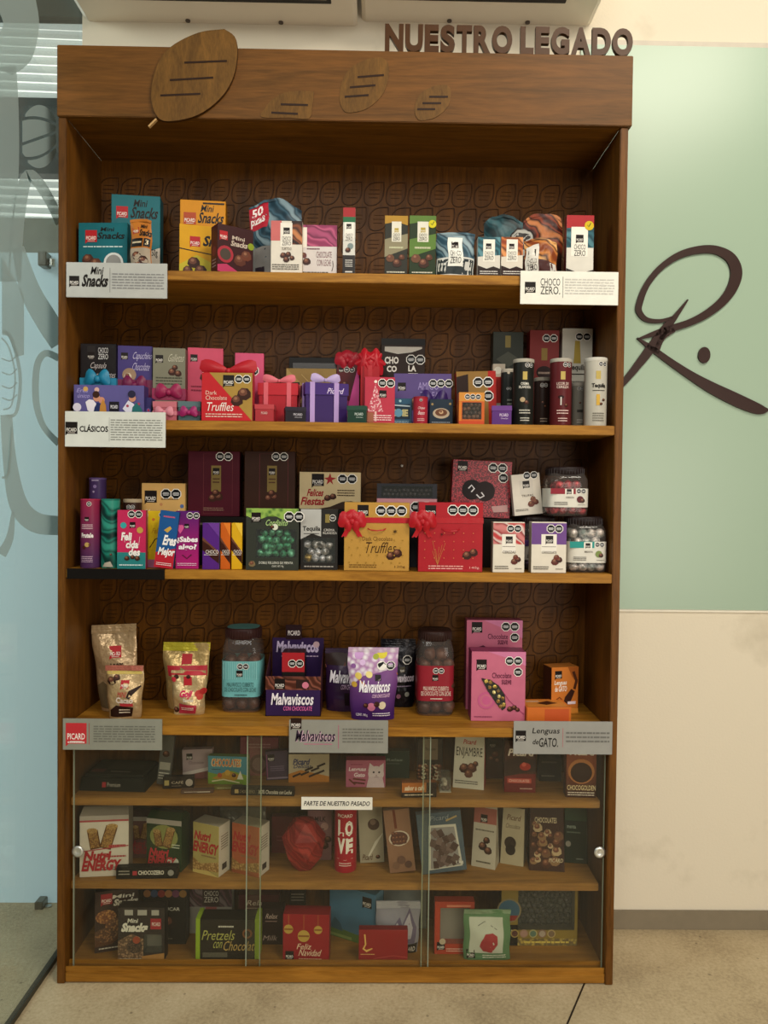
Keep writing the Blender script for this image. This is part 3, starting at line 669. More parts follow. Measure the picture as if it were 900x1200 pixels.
# ===== shelf 1
G = 'cartons and bags of sweets on the top shelf'
def snacks(bk='1e1a18', red='b3262c', lx=.1, ly=.68, ls=.24, up=0):
    return [('L', lx, ly+up, ls, red), t(.45, .83+up*.7, .72, .91+up*.7, 'Mini', bk, .2, .015), t(.38, .68+up, .93, .81+up, 'Snacks', bk, .25, .025)]
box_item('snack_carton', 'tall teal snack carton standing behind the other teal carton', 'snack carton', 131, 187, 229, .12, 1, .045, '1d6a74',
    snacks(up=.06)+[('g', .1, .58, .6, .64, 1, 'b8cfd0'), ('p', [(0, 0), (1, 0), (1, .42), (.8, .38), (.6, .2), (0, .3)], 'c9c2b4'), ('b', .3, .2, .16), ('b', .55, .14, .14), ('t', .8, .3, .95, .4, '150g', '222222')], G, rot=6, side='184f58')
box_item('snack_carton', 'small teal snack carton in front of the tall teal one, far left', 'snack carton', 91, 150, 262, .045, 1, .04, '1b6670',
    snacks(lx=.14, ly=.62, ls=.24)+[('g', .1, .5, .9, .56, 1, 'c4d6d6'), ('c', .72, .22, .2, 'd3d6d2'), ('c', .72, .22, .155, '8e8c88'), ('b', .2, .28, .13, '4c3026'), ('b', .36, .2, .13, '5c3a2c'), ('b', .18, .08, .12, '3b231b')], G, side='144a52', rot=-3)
parts_item('snack_bag', 'slim orange snack packet standing between the two teal cartons', 'snack bag', 153, 178, 257, .015, 1, lambda w, h: pouch(w, h, .009, 'b8702a',
    [('L', .12, .72, .3, 'a3262a'), t(.5, .82, .8, .9, 'Mini', BK, .2, .03), t(.42, .66, .97, .8, 'Snacks', BK, .2, .04), ('r', .05, .46, .6, .62, '201a18'), ('r', .66, .46, .95, .62, '201a18'), t(.74, .49, .88, .59, '3', 'e8d8b0'), ('r', .02, .02, .98, .43, 'a99a86'), ('b', .35, .28, .25), ('b', .65, .2, .25), ('b', .4, .1, .22), ('g', .1, .5, .55, .58, 1, 'd8c8a8')], botw=1, seal=.05, sag=.03, cr=.003), G)
box_item('snack_carton', 'tall yellow snack carton at the back, behind the small yellow one', 'snack carton', 211, 264, 235, .12, 1, .04, 'd08a14',
    snacks(lx=.08, ly=.66, ls=.27, red='b04a2a', up=.05)+[('r', .5, .955, .97, .975, '2a2018'), ('g', .1, .5, .7, .56, 1, '5a3a10')], G, rot=5, side='9a6410')
box_item('snack_carton', 'small yellow snack carton beside the dark maroon one', 'snack carton', 211, 250, 264, .07, 1, .035, 'd59d12',
    [('L', .3, .6, .3, 'b3262c'), t(.66, .62, 1.0, .82, 'Sn', BK, .25, .04), ('s', [(0, .55), (1, .47)], .03, '2a2018'), ('p', [(0, 0), (1, 0), (1, .3), (.5, .45), (0, .25)], 'c2b22e'), ('b', .42, .3, .2), ('b', .62, .16, .2), ('b', .25, .15, .16)], G, rot=14, side='b88414', sidedeco=[('g', .2, .2, .8, .5, 4, '5a4008'), ('p', [(0, 0), (1, 0), (1, .3), (0, .15)], 'c2b22e')])
box_item('snack_carton', 'dark maroon snack carton turned aside with a bright pink corner', 'snack carton', 257, 295, 266, .025, 1, .036, '3a1a1c',
    [('L', .06, .68, .22, 'b3262c'), t(.4, .72, .75, .8, 'Mini', 'c8b8a8', .1, .02), t(.36, .58, .82, .7, 'Snacks', 'c8b8a8', .2, .03), ('c', .22, .38, .22, 'a3303c'), ('c', .22, .38, .15, '4a4038'), ('c', .93, .64, .09, '8a9a2a'), ('b', .62, .3, .18, '5a3226'), ('b', .8, .42, .16, '6b3a2a'), ('p', [(0, 0), (.7, 0), (.25, .18), (0, .14)], 'b83a62')], G, rot=34, side='4e1c20', sidedeco=[('c', .5, .45, .3, '702830'), t(.2, .6, .9, .75, 'Mini', 'b8a8a0'), ('g', .2, .1, .8, .3, 3, 'a88')] if False else [('c', .5, .45, .3, '702830'), ('g', .2, .1, .8, .3, 3, 'aa8888')])
parts_item('foil_bag', 'large dark blue foil bag with a red 50 pzas corner', 'sweet bag', 292, 354, 235, .1, 1, lambda w, h: pouch(w, h, .02, 'swirl:1f3440:3f5c6c:263c48:7a8f98',
    [('r', .02, .0, .96, .42, '9c9a96'), ('p', [(0, .66), (.34, .66), (.38, .78), (.36, 1), (0, 1)], 'b02838'), t(.06, .83, .27, .95, '50', 'f2e8e4', 0, .03), t(.03, .7, .3, .81, 'pzas', 'f2e8e4', 0, .03), ('r', .12, .02, .3, .18, '3a2f38'), ('p', [(.6, .52), (.8, .6), (.8, .52)], 'a8802a')], botw=1, seal=.03, sag=.12, cr=.005), G)
box_item('chocolate_carton', 'white chocolate carton with a pink top corner and choco zero tag', 'chocolate carton', 317, 354.5, 259, .012, 1, .03, 'ded6c8',
    [('p', [(0, .62), (.34, .62), (.34, 1), (0, 1)], 'c96a68'), ('p', [(.66, .55), (1, .55), (1, 1), (.66, 1)], 'swirl:2a1712:8a4a2a:3a1d16:c07a4a'), ('r', .3, .5, .68, .96, 'ece6da'), ('L', .4, .75, .2), t(.36, .62, .64, .7, 'CHOCO', BK, 0, 0), t(.36, .53, .64, .61, 'ZERO', BK, 0, 0), t(.36, .44, .66, .49, 'SURTIDO', '6a6058', 0, 0), ('b', .4, .34, .11), ('b', .56, .36, .1), ('b', .5, .26, .11), ('b', .68, .29, .09), ('g', .05, .06, .9, .18, 3, '55504a')], G, side='c9bfae')
box_item('chocolate_carton', 'wide white carton with a swirling pink upper half', 'chocolate carton', 354.5, 395, 264, .03, 1, .03, 'd8d0cc',
    [('r', 0, .58, 1, 1, 'swirl:8c3058:c25a80:6a2244:a84a70'), ('r', 0, .56, .12, .95, 'ece6da'), ('g', .12, .5, .5, .56, 1, '6a3a4a'), t(.4, .2, .85, .48, 'CHOCOLATE\nCON LECHE', '7a4a50', 0, 0), ('b', .12, .28, .13), ('b', .03, .4, .1, '6a3a3a'), ('s', [(.86, .1), (.9, .2), (.88, .3)], .02, '5a4a48'), ('g', .0, .03, .75, .1, 1, '55504a')], G, side='8c3058')
box_item('chocolate_carton', 'very slim tall carton with red top and green band, standing alone', 'chocolate carton', 401.5, 416.5, 243.5, .01, 1, .014, 'd6d4cc',
    [('r', 0, .86, 1, 1, 'a3282c'), ('r', 0, .78, 1, .86, '2a6a44'), ('r', .12, .5, .88, .78, 'eeeae0'), ('L', .28, .68, .4), t(.2, .56, .8, .61, 'CHOCO', BK, 0, 0), t(.2, .5, .8, .555, 'ZERO', BK, 0, 0), ('c', .62, .42, .24, '7c8c8c'), ('b', .42, .36, .24), ('r', 0, 0, 1, .28, '2a2626'), ('g', .2, .1, .8, .22, 4, 'd8d4cc'), ('r', .2, .02, .8, .04, 'd8d4cc')], G, side='8a8880')
for x0, x1, c, c2, lb, bd in ((450.5, 478, 'b0852c', '2c2c24', 'chocolate bar with yellow ends and choco zero tag, left of the green one', False), (479.5, 511, '5a7a34', '24341c', 'green chocolate bar with a round yellow seal, choco zero tag', True)):
    box_item('chocolate_bar', lb, 'chocolate bar', x0, x1, 253, .012, 1, .012, c2,
        [('p', [(0, .86), (.5, .9), (1, .84), (1, 1), (0, 1)], c), ('p', [(0, .3), (1, .45), (1, .7), (0, .6)], c if bd else '8c8468') , ('r', .3, .56, .72, .9, 'e0dccc'), ('L', .42, .72, .18, 'b09a3a'), t(.36, .65, .66, .7, 'CHOCO', BK, 0, 0), t(.36, .58, .66, .64, 'ZERO', BK, 0, 0), ('g', .2, .42, .8, .5, 1, 'c4c4a0'), ('b', .25, .28, .2, '6a4630'), ('b', .55, .2, .22, '3c2218'), ('b', .75, .3, .14, '54301e'), ('g', .1, .02, .9, .07, 1, 'd0ccb8')]+([('c', .86, .86, .15, 'd2c41c'), ('s', [(.8, .87), (.85, .84), (.92, .9)], .03, '3a5a1a')] if bd else []), 'upright chocolate bars on the top shelf', side=c)
parts_item('foil_bag', 'blue foil bag of small chocolates with choco zero tag beside the green bar', 'sweet bag', 510.5, 556, 273, .03, 1, lambda w, h: pouch(w, h, .016, 'swirl:2a4654:5c7a88:1f3644:8aa0a8',
    [('r', .02, .0, .98, .42, 'd0d0ca'), ('r', .04, .05, .96, .38, '2c3436'), ('r', .06, .12, .26, .3, 'c9c9c2'), ('r', .74, .14, .92, .32, 'c9c9c2'), ('r', .3, .22, .68, .88, 'ecebe2'), ('L', .4, .62, .18), t(.35, .44, .63, .56, 'CHOCO', BK, 0, 0), t(.35, .28, .63, .42, 'ZERO', BK, 0, 0)], botw=1, seal=.05, sag=.03, cr=.003), G)
parts_item('foil_bag', 'dark teal bag printed with the number 32 at the back', 'sweet bag', 567, 613, 253, .13, 1, lambda w, h: pouch(w, h, .014, 'swirl:0f2428:1f4248:16343a:3a5c62', [('r', 0, .0, 1, .56, '14282c'), t(.2, .5, .42, .64, '32', 'c8d0d0', 0, .02)], botw=1, seal=.04, sag=.1, cr=.005), G)
parts_item('foil_bag', 'copper and dark red swirled bag at the back of the top shelf', 'sweet bag', 613, 659, 250, .13, 1, lambda w, h: pouch(w, h, .014, 'swirl:3a1410:8a3c22:2a120e:c07848', [('p', [(0, 0), (1, 0), (1, .5), (.6, .55), (0, .4)], '2e1a14')], botw=1, seal=.04, sag=.1, cr=.005), G)
parts_item('foil_bag', 'small dark pouch with a grey choco zero tag behind the white cartons', 'sweet bag', 598, 626, 268, .085, 1, lambda w, h: pouch(w, h, .01, '2a2424', [('r', .05, .5, .95, 1, 'a8a69e'), ('r', .15, .62, .85, .92, '1c1816'), t(.3, .7, .7, .8, 'PICARD', 'c8b8b0')], botw=1, seal=.03, sag=.12, cr=.005), G)
czf = lambda c, dk: [('p', [(0, .5), (1, .55), (1, 1), (0, 1)], c), ('r', .24, .38, .76, .94, 'ece8dc'), ('L', .36, .7, .24), t(.3, .55, .7, .64, 'CHOCO', BK, 0, 0), t(.3, .42, .7, .53, 'ZERO', BK, 0, 0), ('p', [(0, 0), (1, 0), (1, .2), (.7, .26), (.4, .2), (0, .28)], dk), ('g', .1, .05, .9, .16, 2, 'd8d4cc')]
box_item('chocolate_carton', 'small square carton with teal top and white middle, choco zero', 'chocolate carton', 559.5, 586.5, 278, .015, 1, .025, 'd4cfc4', czf('swirl:1c4650:3a7480:163a44:5a8a94', '2e2422'), G)
box_item('chocolate_carton', 'small square carton with copper top and white middle, choco zero', 'chocolate carton', 587, 613, 278, .013, 1, .025, 'd8cfc0', czf('swirl:8a3a1c:c8743c:5a2414:d89058', '2e1c1a'), G)
parts_item('foil_bag', 'copper swirled bag with a slanted choco zero tag above the white sign', 'sweet bag', 614, 653, 280, .018, 1, lambda w, h: pouch(w, h, .012, 'swirl:7a3a1c:c07a3c:3a1c14:d8a060',
    [('p', [(0, 0), (1, 0), (1, .35), (0, .5)], '4a2a28'), ('p', [(.02, .06), (.4, .1), (.42, .85), (.04, .8)], 'd9d4ca'), ('L', .1, .52, .22), t(.08, .34, .36, .46, 'CHOCO', BK, 0, 0), t(.08, .16, .36, .32, 'ZERO', BK, 0, 0), ('r', .75, .05, .95, .35, 'c8c4bc')], botw=1, seal=.04, sag=.1, cr=.005), G)
box_item('chocolate_carton', 'upright carton with red top, teal band and round yellow seal, far right', 'chocolate carton', 663.5, 696, 252.5, .03, 1, .02, 'dcd8cc',
    [('r', 0, .78, 1, 1, 'a82a30'), ('p', [(0, .5), (1, .5), (1, .82), (0, .8)], 'swirl:1c4650:2f626e:163a44:4a7a84'), ('r', .17, .36, .78, .82, 'ece8dc'), ('L', .34, .58, .28), t(.28, .47, .7, .55, 'CHOCO', BK, 0, 0), t(.28, .37, .7, .46, 'ZERO', BK, 0, 0), ('c', .82, .84, .17, 'd2b41c'), ('s', [(.76, .85), (.8, .82), (.88, .88)], .03, '3a5a1a'), ('p', [(0, 0), (1, 0), (1, .16), (.5, .1), (0, .18)], '2c2624'), ('g', .15, .03, .85, .08, 1, 'c8c4bc')], G, side='7a2428')
# ===== shelf 2
G = 'gift boxes and cartons on the second shelf'
def ribboned(col, bowz=.3, bw=.8, bh=.25, rz=(.2, .38)):
    def f(w, h, d):
        r = band_x(w, d, rz[0]*h, rz[1]*h, col)
        return [('ribbon', r, [('bow', bow(w*bw, h*bh, col, 0, -.004, h*bowz, tails=False, loops=2))])]
    return f
box_item('chocolate_carton', 'black carton tied with a bright blue ribbon bow, far left', 'chocolate carton', 94, 136, 403, .06, 2, .03, '1f1b1d',
    [('L', .2, .8, .2), ('r', .19, .79, .42, .97, '2a2626'), ('L', .2, .8, .2), t(.5, .88, .78, .95, 'CHOCO', 'd8d8d8', 0, 0), t(.5, .8, .78, .87, 'ZERO', 'd8d8d8', 0, 0), t(.25, .66, .7, .76, 'Capsula', 'd0c8c8', .3, -.01), t(.15, .54, .95, .64, 'de Ingredientes', 'd0c8c8', .3, -.01)], G, rot=1, side='141214', extra=ribboned('cloth:1f7ea2', .54, .7, .22, (.4, .56)))
box_item('chocolate_carton', 'violet carton with a magenta ribbon, beside the black one', 'chocolate carton', 138, 178, 405.5, .075, 2, .03, '453a78',
    [('L', .1, .82, .2), ('r', .0, .5, 1, .5, '453a78'), t(.4, .8, .95, .92, 'Capuchino', 'd0c8e8', .3, -.01), t(.4, .68, .9, .78, 'Chocolate', 'd0c8e8', .3, -.01), ('c', .34, .62, .2, '9c8068'), ('b', .3, .6, .12, 'd8c8b0')], G, rot=6, side='352c60', extra=ribboned('cloth:6e1444', .48, .7, .22, (.22, .56)))
box_item('chocolate_carton', 'grey green carton with a pink ribbon bow low down', 'chocolate carton', 179, 217, 408, .07, 2, .03, '7c7a68',
    [('L', .08, .8, .24), t(.45, .82, .92, .92, 'Galletas', 'c8c4b0', .3, -.01), ('b', .6, .68, .14), ('b', .78, .66, .12), ('b', .68, .74, .1), ('g', .1, .5, .9, .62, 3, '4a4a3c')], G, rot=5, side='5a5848', extra=ribboned('cloth:94224e', .4, .8, .2, (.3, .46)))
box_item('illustrated_box', 'wide lilac box printed with two embracing figures, above the CLÁSICOS sign', 'gift box', 86, 169, 451.5, .012, 2, .035, '5d5690',
    [t(.04, .78, .2, .9, 'Eres', '9a90c8', .3), t(.05, .62, .22, .74, 'único', '9a90c8', .3), ('c', .17, .88, .035, 'c8a060'), ('c', .05, .35, .06, 'dcd4e4', 1), ('c', .07, .12, .05, 'dcd4e4'), ('c', .33, .86, .035, 'd0a8a0'),
     ('p', [(.17, .5), (.22, .58), (.28, .56), (.32, .46), (.33, .3), (.28, .14), (.2, .26)], 'e4dee6'), ('p', [(.27, .1), (.4, .1), (.42, .4), (.34, .5), (.3, .35)], '24305c'), ('c', .33, .62, .05, 'c88a70'), ('c', .32, .72, .05, '3a2018'), ('c', .4, .56, .045, 'c88a70'), ('p', [(.36, .05), (.48, .05), (.46, .42), (.42, .6), (.38, .4)], 'b8803a'),
     ('r', .51, .24, .65, .52, '1d1a22'), t(.53, .32, .63, .42, 'PICARD', 'e8e4e8'), ('p', [(.7, .32), (.78, .56), (.86, .46), (.9, .2), (.82, .06)], 'dcd8e8'), ('c', .77, .4, .02, 'a84058'), ('c', .93, .46, .02, 'a84058'), ('p', [(.82, .05), (.97, .05), (.98, .3), (.9, .5), (.84, .36)], '2a6a6c'), ('c', .84, .62, .05, 'c88a70'), ('c', .83, .74, .055, '2a2840')], G, side='3c3870')
box_item('illustrated_box', 'end of a dark violet box between the lilac box and the small pink gift', 'gift box', 170.5, 177.5, 466, .03, 2, .03, '3a3468', [('c', .5, .45, .4, '6c60a0'), ('c', .5, .45, .22, 'b83a50')], G)
parts_item('gift_box', 'small pale pink gift box with a rose bow, beside the lilac box', 'gift box', 179, 207, 470.5, .02, 2, lambda w, h: [('box_body', carton(w, h*.97, .03, 'b4606c')), ('lid', (lambda b: (b.box(-w/2-.0006, w/2+.0006, -.0008, .0308, h*.7, h, 'c4707c'), b)[-1])(MB())), ('ribbon', band_x(w, .03, h*.28, h*.5, 'cloth:c87888', .0014), [('bow', bow(w*.8, h*.5, 'cloth:cf8292', 0, -.004, h*.42, tails=False))])], G)
parts_item('gift_box', 'small grey gift box with a magenta bow, beside the pale pink gift', 'gift box', 208.5, 235, 470.5, .022, 2, lambda w, h: [('box_body', carton(w, h*.97, .03, '4c6468')), ('lid', (lambda b: (b.box(-w/2-.0006, w/2+.0006, -.0008, .0308, h*.7, h, '5c7478'), b)[-1])(MB())), ('ribbon', band_x(w, .03, h*.28, h*.5, 'cloth:8c1c58', .0014), [('bow', bow(w*.8, h*.55, 'cloth:9c2464', 0, -.004, h*.42, tails=False))])], G)
pk = lambda: [('L', .08, .82, .2), ('r', .0, .0, 1, .3, 'b8364e'), ('b', .5, .62, .16), ('b', .65, .7, .14), ('g', .1, .42, .6, .52, 2, '8a2840'), ('o', .5, .72, .1, 1)]
box_item('pink_carton', 'pink carton behind the red and gold truffle box, left of the two pink ones', 'chocolate carton', 220, 261, 408, .11, 2, .03, 'd0506c', pk(), G, rot=8, side='a83c54')
box_item('pink_carton', 'pink carton with two black seals, behind the red ribboned gift box', 'chocolate carton', 275, 309, 414, .12, 2, .03, 'd4547a', [('o', .32, .76, .16, 2), ('g', .1, .5, .7, .6, 2, '8a2840')], G, rot=4, side='a83c54')
def truf(w, h):
    b = carton(w, h, .03, 'c0242c', [('p', [(.15, 1), (1, 1), (1, .0), (.98, .02)], 'a8863e'), ('L', .42, .72, .22), ('r', .41, .72, .0, .0, 'c0242c'), ('o', .73, .87, .075, 2), ('b', .84, .56, .15), ('b', .7, .42, .13), t(.08, .54, .3, .62, 'Dark', 'e8c8b8', 0, 0), t(.08, .43, .5, .52, 'Chocolate', 'e8c8b8', 0, 0), t(.08, .2, .62, .38, 'Truffles', 'f4e8e0', .2, 0), ('g', .08, .06, .8, .16, 2, 'e8c8b8')], side='8a1820')
    rb = MB(); rb.box(-.006, .006, -.0022, .0322, 0, .0001, 'cloth:a01824'); rb = MB(); rb.box(w*.28, w*.5+.002, .008, .02, h*.0, h+.0015, 'cloth:a01824'); rb.box(-w/2-.0015, w/2+.0015, .01, .022, h, h+.0015, 'cloth:a01824')
    return [('carton', b), ('ribbon', rb, [('bow', bow(w*1.15, h*.3, 'cloth:b01c28', w*.0, .016, h+.006, tails=False, loops=2))])]
parts_item('truffle_box', 'square red and gold truffle box with a red bow behind its top', 'chocolate box', 236, 296, 437, .004, 2, truf, G)
parts_item('gift_box', 'small plain salmon pink cube gift box with white mark beside the truffle box', 'gift box', 298, 321.5, 474, .006, 2, lambda w, h: [('box_body', carton(w*.96, h*.97, .04, 'a8343a')), ('lid', (lambda b: (b.box(-w/2, w/2, -.001, .041, h*.72, h, 'b8444a'), b.deco(lambda U, V, o: (-w/2+U, .0-o-.0012, V), w, h, [t(.34, .42, .66, .56, 'PICARD', 'e0c0b8')]), b)[-1])(MB()))], G)
parts_item('gift_box', 'red lidded gift box tied with pink ribbons and curled bow', 'gift box', 302, 349, 449, .062, 2, lambda w, h: giftbox(w, h, .08, 'b02430', 'c02a36', 'cloth:d8606c', (.2, .78), .01, None, w*.85, h*.2, bowcol='cloth:d8707c'), G, rot=0)
box_item('chocolate_box', 'flat black box with a dark glossy window at the back, behind the gold envelope', 'chocolate box', 338, 397, 419, .17, 2, .03, '15110f', [('r', .08, .5, .98, .92, 'plast:1e1917'), ('b', .3, .7, .08, '2c211c'), ('b', .5, .72, .08, '2c211c'), ('b', .7, .7, .08, '2c211c'), ('g', .1, .3, .9, .35, 1, '3a302a')], G)
box_item('envelope_box', 'gold envelope-shaped carton with dark maker square behind the purple gift', 'chocolate box', 335, 394, 432, .15, 2, .012, '8f7440', [('p', [(0, 1), (.56, .52), (0, .3)], 'a48a52'), ('p', [(0, .3), (.56, .52), (1, .2), (1, 0), (0, 0)], '6f5528'), ('p', [(.56, .52), (1, .85), (1, .3)], '57401f'), ('L', .1, .62, .17), ('s', [(.3, .9), (1, .3)], .01, 'c4a86a')], G)
def cube(col, lidc, txt):
    return lambda w, h: [('box_body', (lambda b: (b.box(-w/2+.001, w/2-.001, .001, w-.001, 0, h*.97, col), b.deco(lambda U, V, o: (-w/2+U, .001-o, V), w, h, [t(.4, .42, .82, .58, 'PICARD', txt), t(.45, .28, .8, .36, 'Chocolate', txt, .2, 0)]), b)[-1])(MB())), ('lid', (lambda b: (b.box(-w/2, w/2, 0, w, h*.72, h, lidc, .0006), b)[-1])(MB()))]
parts_item('gift_box', 'tiny black cube gift box in front of the red and purple gifts', 'gift box', 334, 359, 477, .01, 2, cube('221d24', '2a2530', 'c8c4cc'), 'tiny cube boxes on the second shelf', rot=10)
parts_item('gift_box', 'large purple gift box with lilac ribbons, turned cornerwise', 'gift box', 358, 408, 449, .05, 2, lambda w, h: [p if p[0] != 'lid' else p for p in giftbox(w, h, .066, '382060', '432a74', 'cloth:b092cc', (.16, .72), .011, None, w*.7, h*.22, bowcol='cloth:b8a4d0', front=[t(.5, .74, .86, .88, 'Picard', 'd8c8e8', .3)])], G, rot=14)
parts_item('gift_box', 'tiny dark green cube gift box beside the purple gift', 'gift box', 406, 430, 475.5, .008, 2, cube('1f3c30', '2a4a3c', 'c8d4cc'), 'tiny cube boxes on the second shelf', rot=-6)
box_item('chocolate_carton', 'dark maroon carton topped with a feathery red bow at the back', 'chocolate carton', 394, 419, 424, .15, 2, .03, '571c22', [('L', .1, .84, .22), ('o', .48, .88, .12, 2), ('b', .4, .66, .16), ('r', 0, .3, 1, .5, '6e242a')], G, extra=lambda w, h, d: [('bow', bow(w*1.2, h*.2, 'cloth:a82030', 0, .002, h+.003, tails=False, loops=6))])
def tri(w, h):
    b = MB(); b.add([(-w/2, 0, 0), (w/2, 0, h*.0), (w*.5, 0, h), (-w/2, .004, 0), (w/2, .004, 0), (w*.5, .004, h)], [(0, 1, 2), (5, 4, 3), (0, 3, 4, 1), (1, 4, 5, 2), (2, 5, 3, 0)], 'd8509a'); b.box(-w*.3, w*.5, .004, .02, 0, h*.4, 'a83a72'); return [('card', b)]
parts_item('pink_card', 'pointed pink card leaning in front of the red bows', 'card', 402, 421, 423, .128, 2, tri, zb=None)
def redbow(w, h):
    b = carton(w, h*.82, .05, 'a81c26', [('o', .72, .55, .2, 1), ('r', .1, 0, .2, 1, '8a141c')]); r = MB(); r.box(-.005, .005, -.001, .051, 0, h*.82+.001, 'cloth:b01824')
    return [('carton', b), ('ribbon', r, [('bow', bow(w*1.25, h*.38, 'cloth:ac1624', 0, .012, h*.86, tails=False, loops=6))])]
parts_item('gift_box', 'bright red box with a very large red satin bow', 'gift box', 422, 445, 413, .1, 2, redbow, G)
tree = [('p', [(.1, .26), (.62, .26), (.36, .86)], 'mot:f0d4d4:b8324a:260'), ('c', .36, .9, .05, 'f0e0d8'), ('r', .33, .05, .4, .26, 'e0b8b0')]
box_item('christmas_carton', 'pinkish red carton printed with a white dotted christmas tree', 'chocolate carton', 427, 463, 442, .03, 2, .02, 'b8364a', tree+[('o', .58, .87, .13, 2), ('L', .48, .56, .24), ('g', .1, .06, .9, .2, 3, 'f0d4d4'), ('r', .05, .03, .3, .24, 'a0624a')], G, rot=4, side='8a2434')
def choco(w, h, d): return []
box_item('chocolate_box', 'brown box with big white CHOCO LATE letters at the back', 'chocolate box', 446, 498, 397, .17, 2, .035, '2b1b14',
    [('r', 0, .93, 1, 1, '120e0c'), ('p', [(.08, .91), (.93, .91), (.93, .89), (.7, .85), (.38, .83), (.08, .86)], 'c8c2b6'), t(.08, .72, .4, .8, 'CHO', 'e8e2d8', 0, .04), t(.13, .63, .36, .7, 'CO', 'e8e2d8', 0, .04), t(.62, .64, .8, .705, 'LA', 'e8e2d8', 0, .04), t(.62, .56, .84, .62, 'TE', 'e8e2d8', 0, .04), ('o', .68, .77, .1, 2), ('g', .08, .5, .36, .54, 1, 'a08868'), ('r', 0, .4, 1, .44, '0e0a08'), ('p', [(0, .0), (1, 0), (1, .36), (.55, .42), (0, .3)], '0f0b09')], G)
box_item('chocolate_carton', 'wide violet carton reading AMIGO and tied with a dark purple bow', 'chocolate carton', 461, 529, 438, .11, 2, .03, '5b4a80',
    [('L', .07, .68, .14), t(.42, .7, .78, .84, 'AMIGO', '9c8cc0', 0, 0), t(.46, .54, .86, .66, 'TE LEAN', '9c8cc0', 0, 0), ('o', .68, .82, .065, 3), ('b', .28, .4, .11), ('b', .36, .48, .08)], G, side='43356a', rot=-2, extra=lambda w, h, d: [('ribbon', band_x(w, d, .02*h, .1*h, 'cloth:2c1650'), [('bow', bow(w*.5, h*.42, 'cloth:301858', w*.2, -.006, h*.45, tails=True))])])
box_item('mug_box', 'blue window box printed HOME with a mug inside', 'mug box', 445, 483, 467, .035, 2, .04, '2d5068',
    [('r', .16, .2, .94, .78, '1a2a38'), ('s', [(.16, .76), (.94, .7)], .04, 'a8b8c0'), t(.2, .3, .88, .58, 'HOME', 'b0a878', 0, .06), ('c', .58, .44, .13, '5a88a0'), ('g', .1, .04, .9, .14, 2, '98b0bc'), ('c', .63, .9, .04, 'a0c0cc'), ('c', .08, .5, .04, '88a8b8')], G, side='1c3444')
def can_item(label, x0, x1, yt, Y, col, deco, lid='b0aba0', sh=2, group='round tins on the second shelf', name='chocolate_tin', lidh=.008, zb=None, tilt=0):
    parts_item(name, label, 'chocolate tin', x0, x1, yt, Y, sh, lambda w, h: tin(w/2, h, col, deco, lid, lidh=lidh), group, zb=zb, tilt=tilt)
can_item('small red round can between the two blue mug boxes', 484.5, 502, 464.5, .008, 'a02838', [('o', .5, .86, .06, 1), t(.34, .5, .66, .62, 'Chispas', 'e8c8c8', .3), t(.36, .32, .66, .46, 'Besos', 'e8c8c8', .3), ('g', .34, .08, .66, .2, 2, 'e0b8b8')], '8a2430', lidh=.003)
box_item('mug_box', 'dark blue box printed with a coffee cup, right of the small red can', 'mug box', 503, 531, 468, .04, 2, .04, '22303e', [('c', .5, .45, .36, 'b8a890', .62), ('c', .5, .48, .26, '6a4430', .6), ('b', .5, .5, .1, 'c8a880'), ('g', .1, .06, .9, .14, 1, '98a0a8'), ('c', .12, .8, .05, 'a0885a'), ('c', .88, .82, .05, 'a0885a')], G, side='18222c')
box_item('kraft_carton', 'tilted kraft and red carton with three black seals', 'chocolate carton', 536, 583, 436, .09, 2, .035, '8d6a34', [('r', .8, 0, 1, 1, 'a8241f'), ('o', .55, .8, .12, 2), ('o', .8, .55, .12, 1), ('p', [(0, .4), (.3, .6), (.3, .95), (0, .9)], '2a1a14'), ('g', .1, .2, .7, .3, 2, '5a4018')], G, rot=0, tilt=-2, side='b22a20')
box_item('pink_carton', 'small white and red carton peeking above the kraft carton', 'chocolate carton', 577, 592, 426.5, .13, 2, .02, 'c8bca8', [('c', .4, .9, .3, 'e8e4d4'), ('r', .1, .4, .9, .8, 'b02a24')], G)
def flame(w, h):
    return cutbox(w, h, .03, 'c8602c', [('r', 0, .72, 1, 1, 'cc8a3c'), ('o', .33, .86, .1, 3), ('p', [(0, 0), (.1, .0), (.1, .7), (0, .7)], 'cf7a30'), ('r', .0, .0, 1, .1, 'c44a28')], (.14, .16, .88, .68), '1f1512', lambda a, b_, c, d_, e, f: candies(a, b_, c, d_, e, f, .0055, ['choc:4a2c1c:8a5a38', 'choc:2a1812:5c3a26'], seed=3))
parts_item('window_box', 'small orange window box with dark sweets and three black seals', 'chocolate box', 537.5, 568, 460, .01, 2, flame, G)
parts_item('gift_box', 'tiny lilac purple cube box with white writing beside the orange window box', 'gift box', 576, 600, 475.5, .006, 2, cube('5a3278', '6a4088', 'd8c8e0'), 'tiny cube boxes on the second shelf', rot=-8)
def liq(tx, ink, dark): return [('o', .42, .92, .12, 2), ('r', .4, .74, .62, .88, 'b09a5a'), ('r', .36, .64, .66, .72, dark), t(.1, .52, .9, .62, tx, ink, 0, .01), ('r', .15, .48, .85, .49, ink), ('g', .15, .34, .85, .44, 2, ink), ('c', .5, .2, .24, dark)]
GT_ = 'tall liqueur chocolate cartons at the back of the second shelf'
box_item('liqueur_carton', 'tall dark green grey carton, Crema Irlandesa, back row', 'chocolate carton', 577, 613, 389, .16, 2, .04, '2f332c', [('r', .4, .84, .58, .96, '7a6c3c'), ('p', [(.1, .72), (.5, .64), (.9, .72), (.5, .8)], '4a4c42'), t(.28, .54, .66, .6, 'CREMA', 'c8c8bc', 0, .01), t(.18, .48, .8, .54, 'IRLANDESA', 'c8c8bc', 0, .01), ('g', .6, .36, .9, .42, 2, 'a8a898')], GT_)
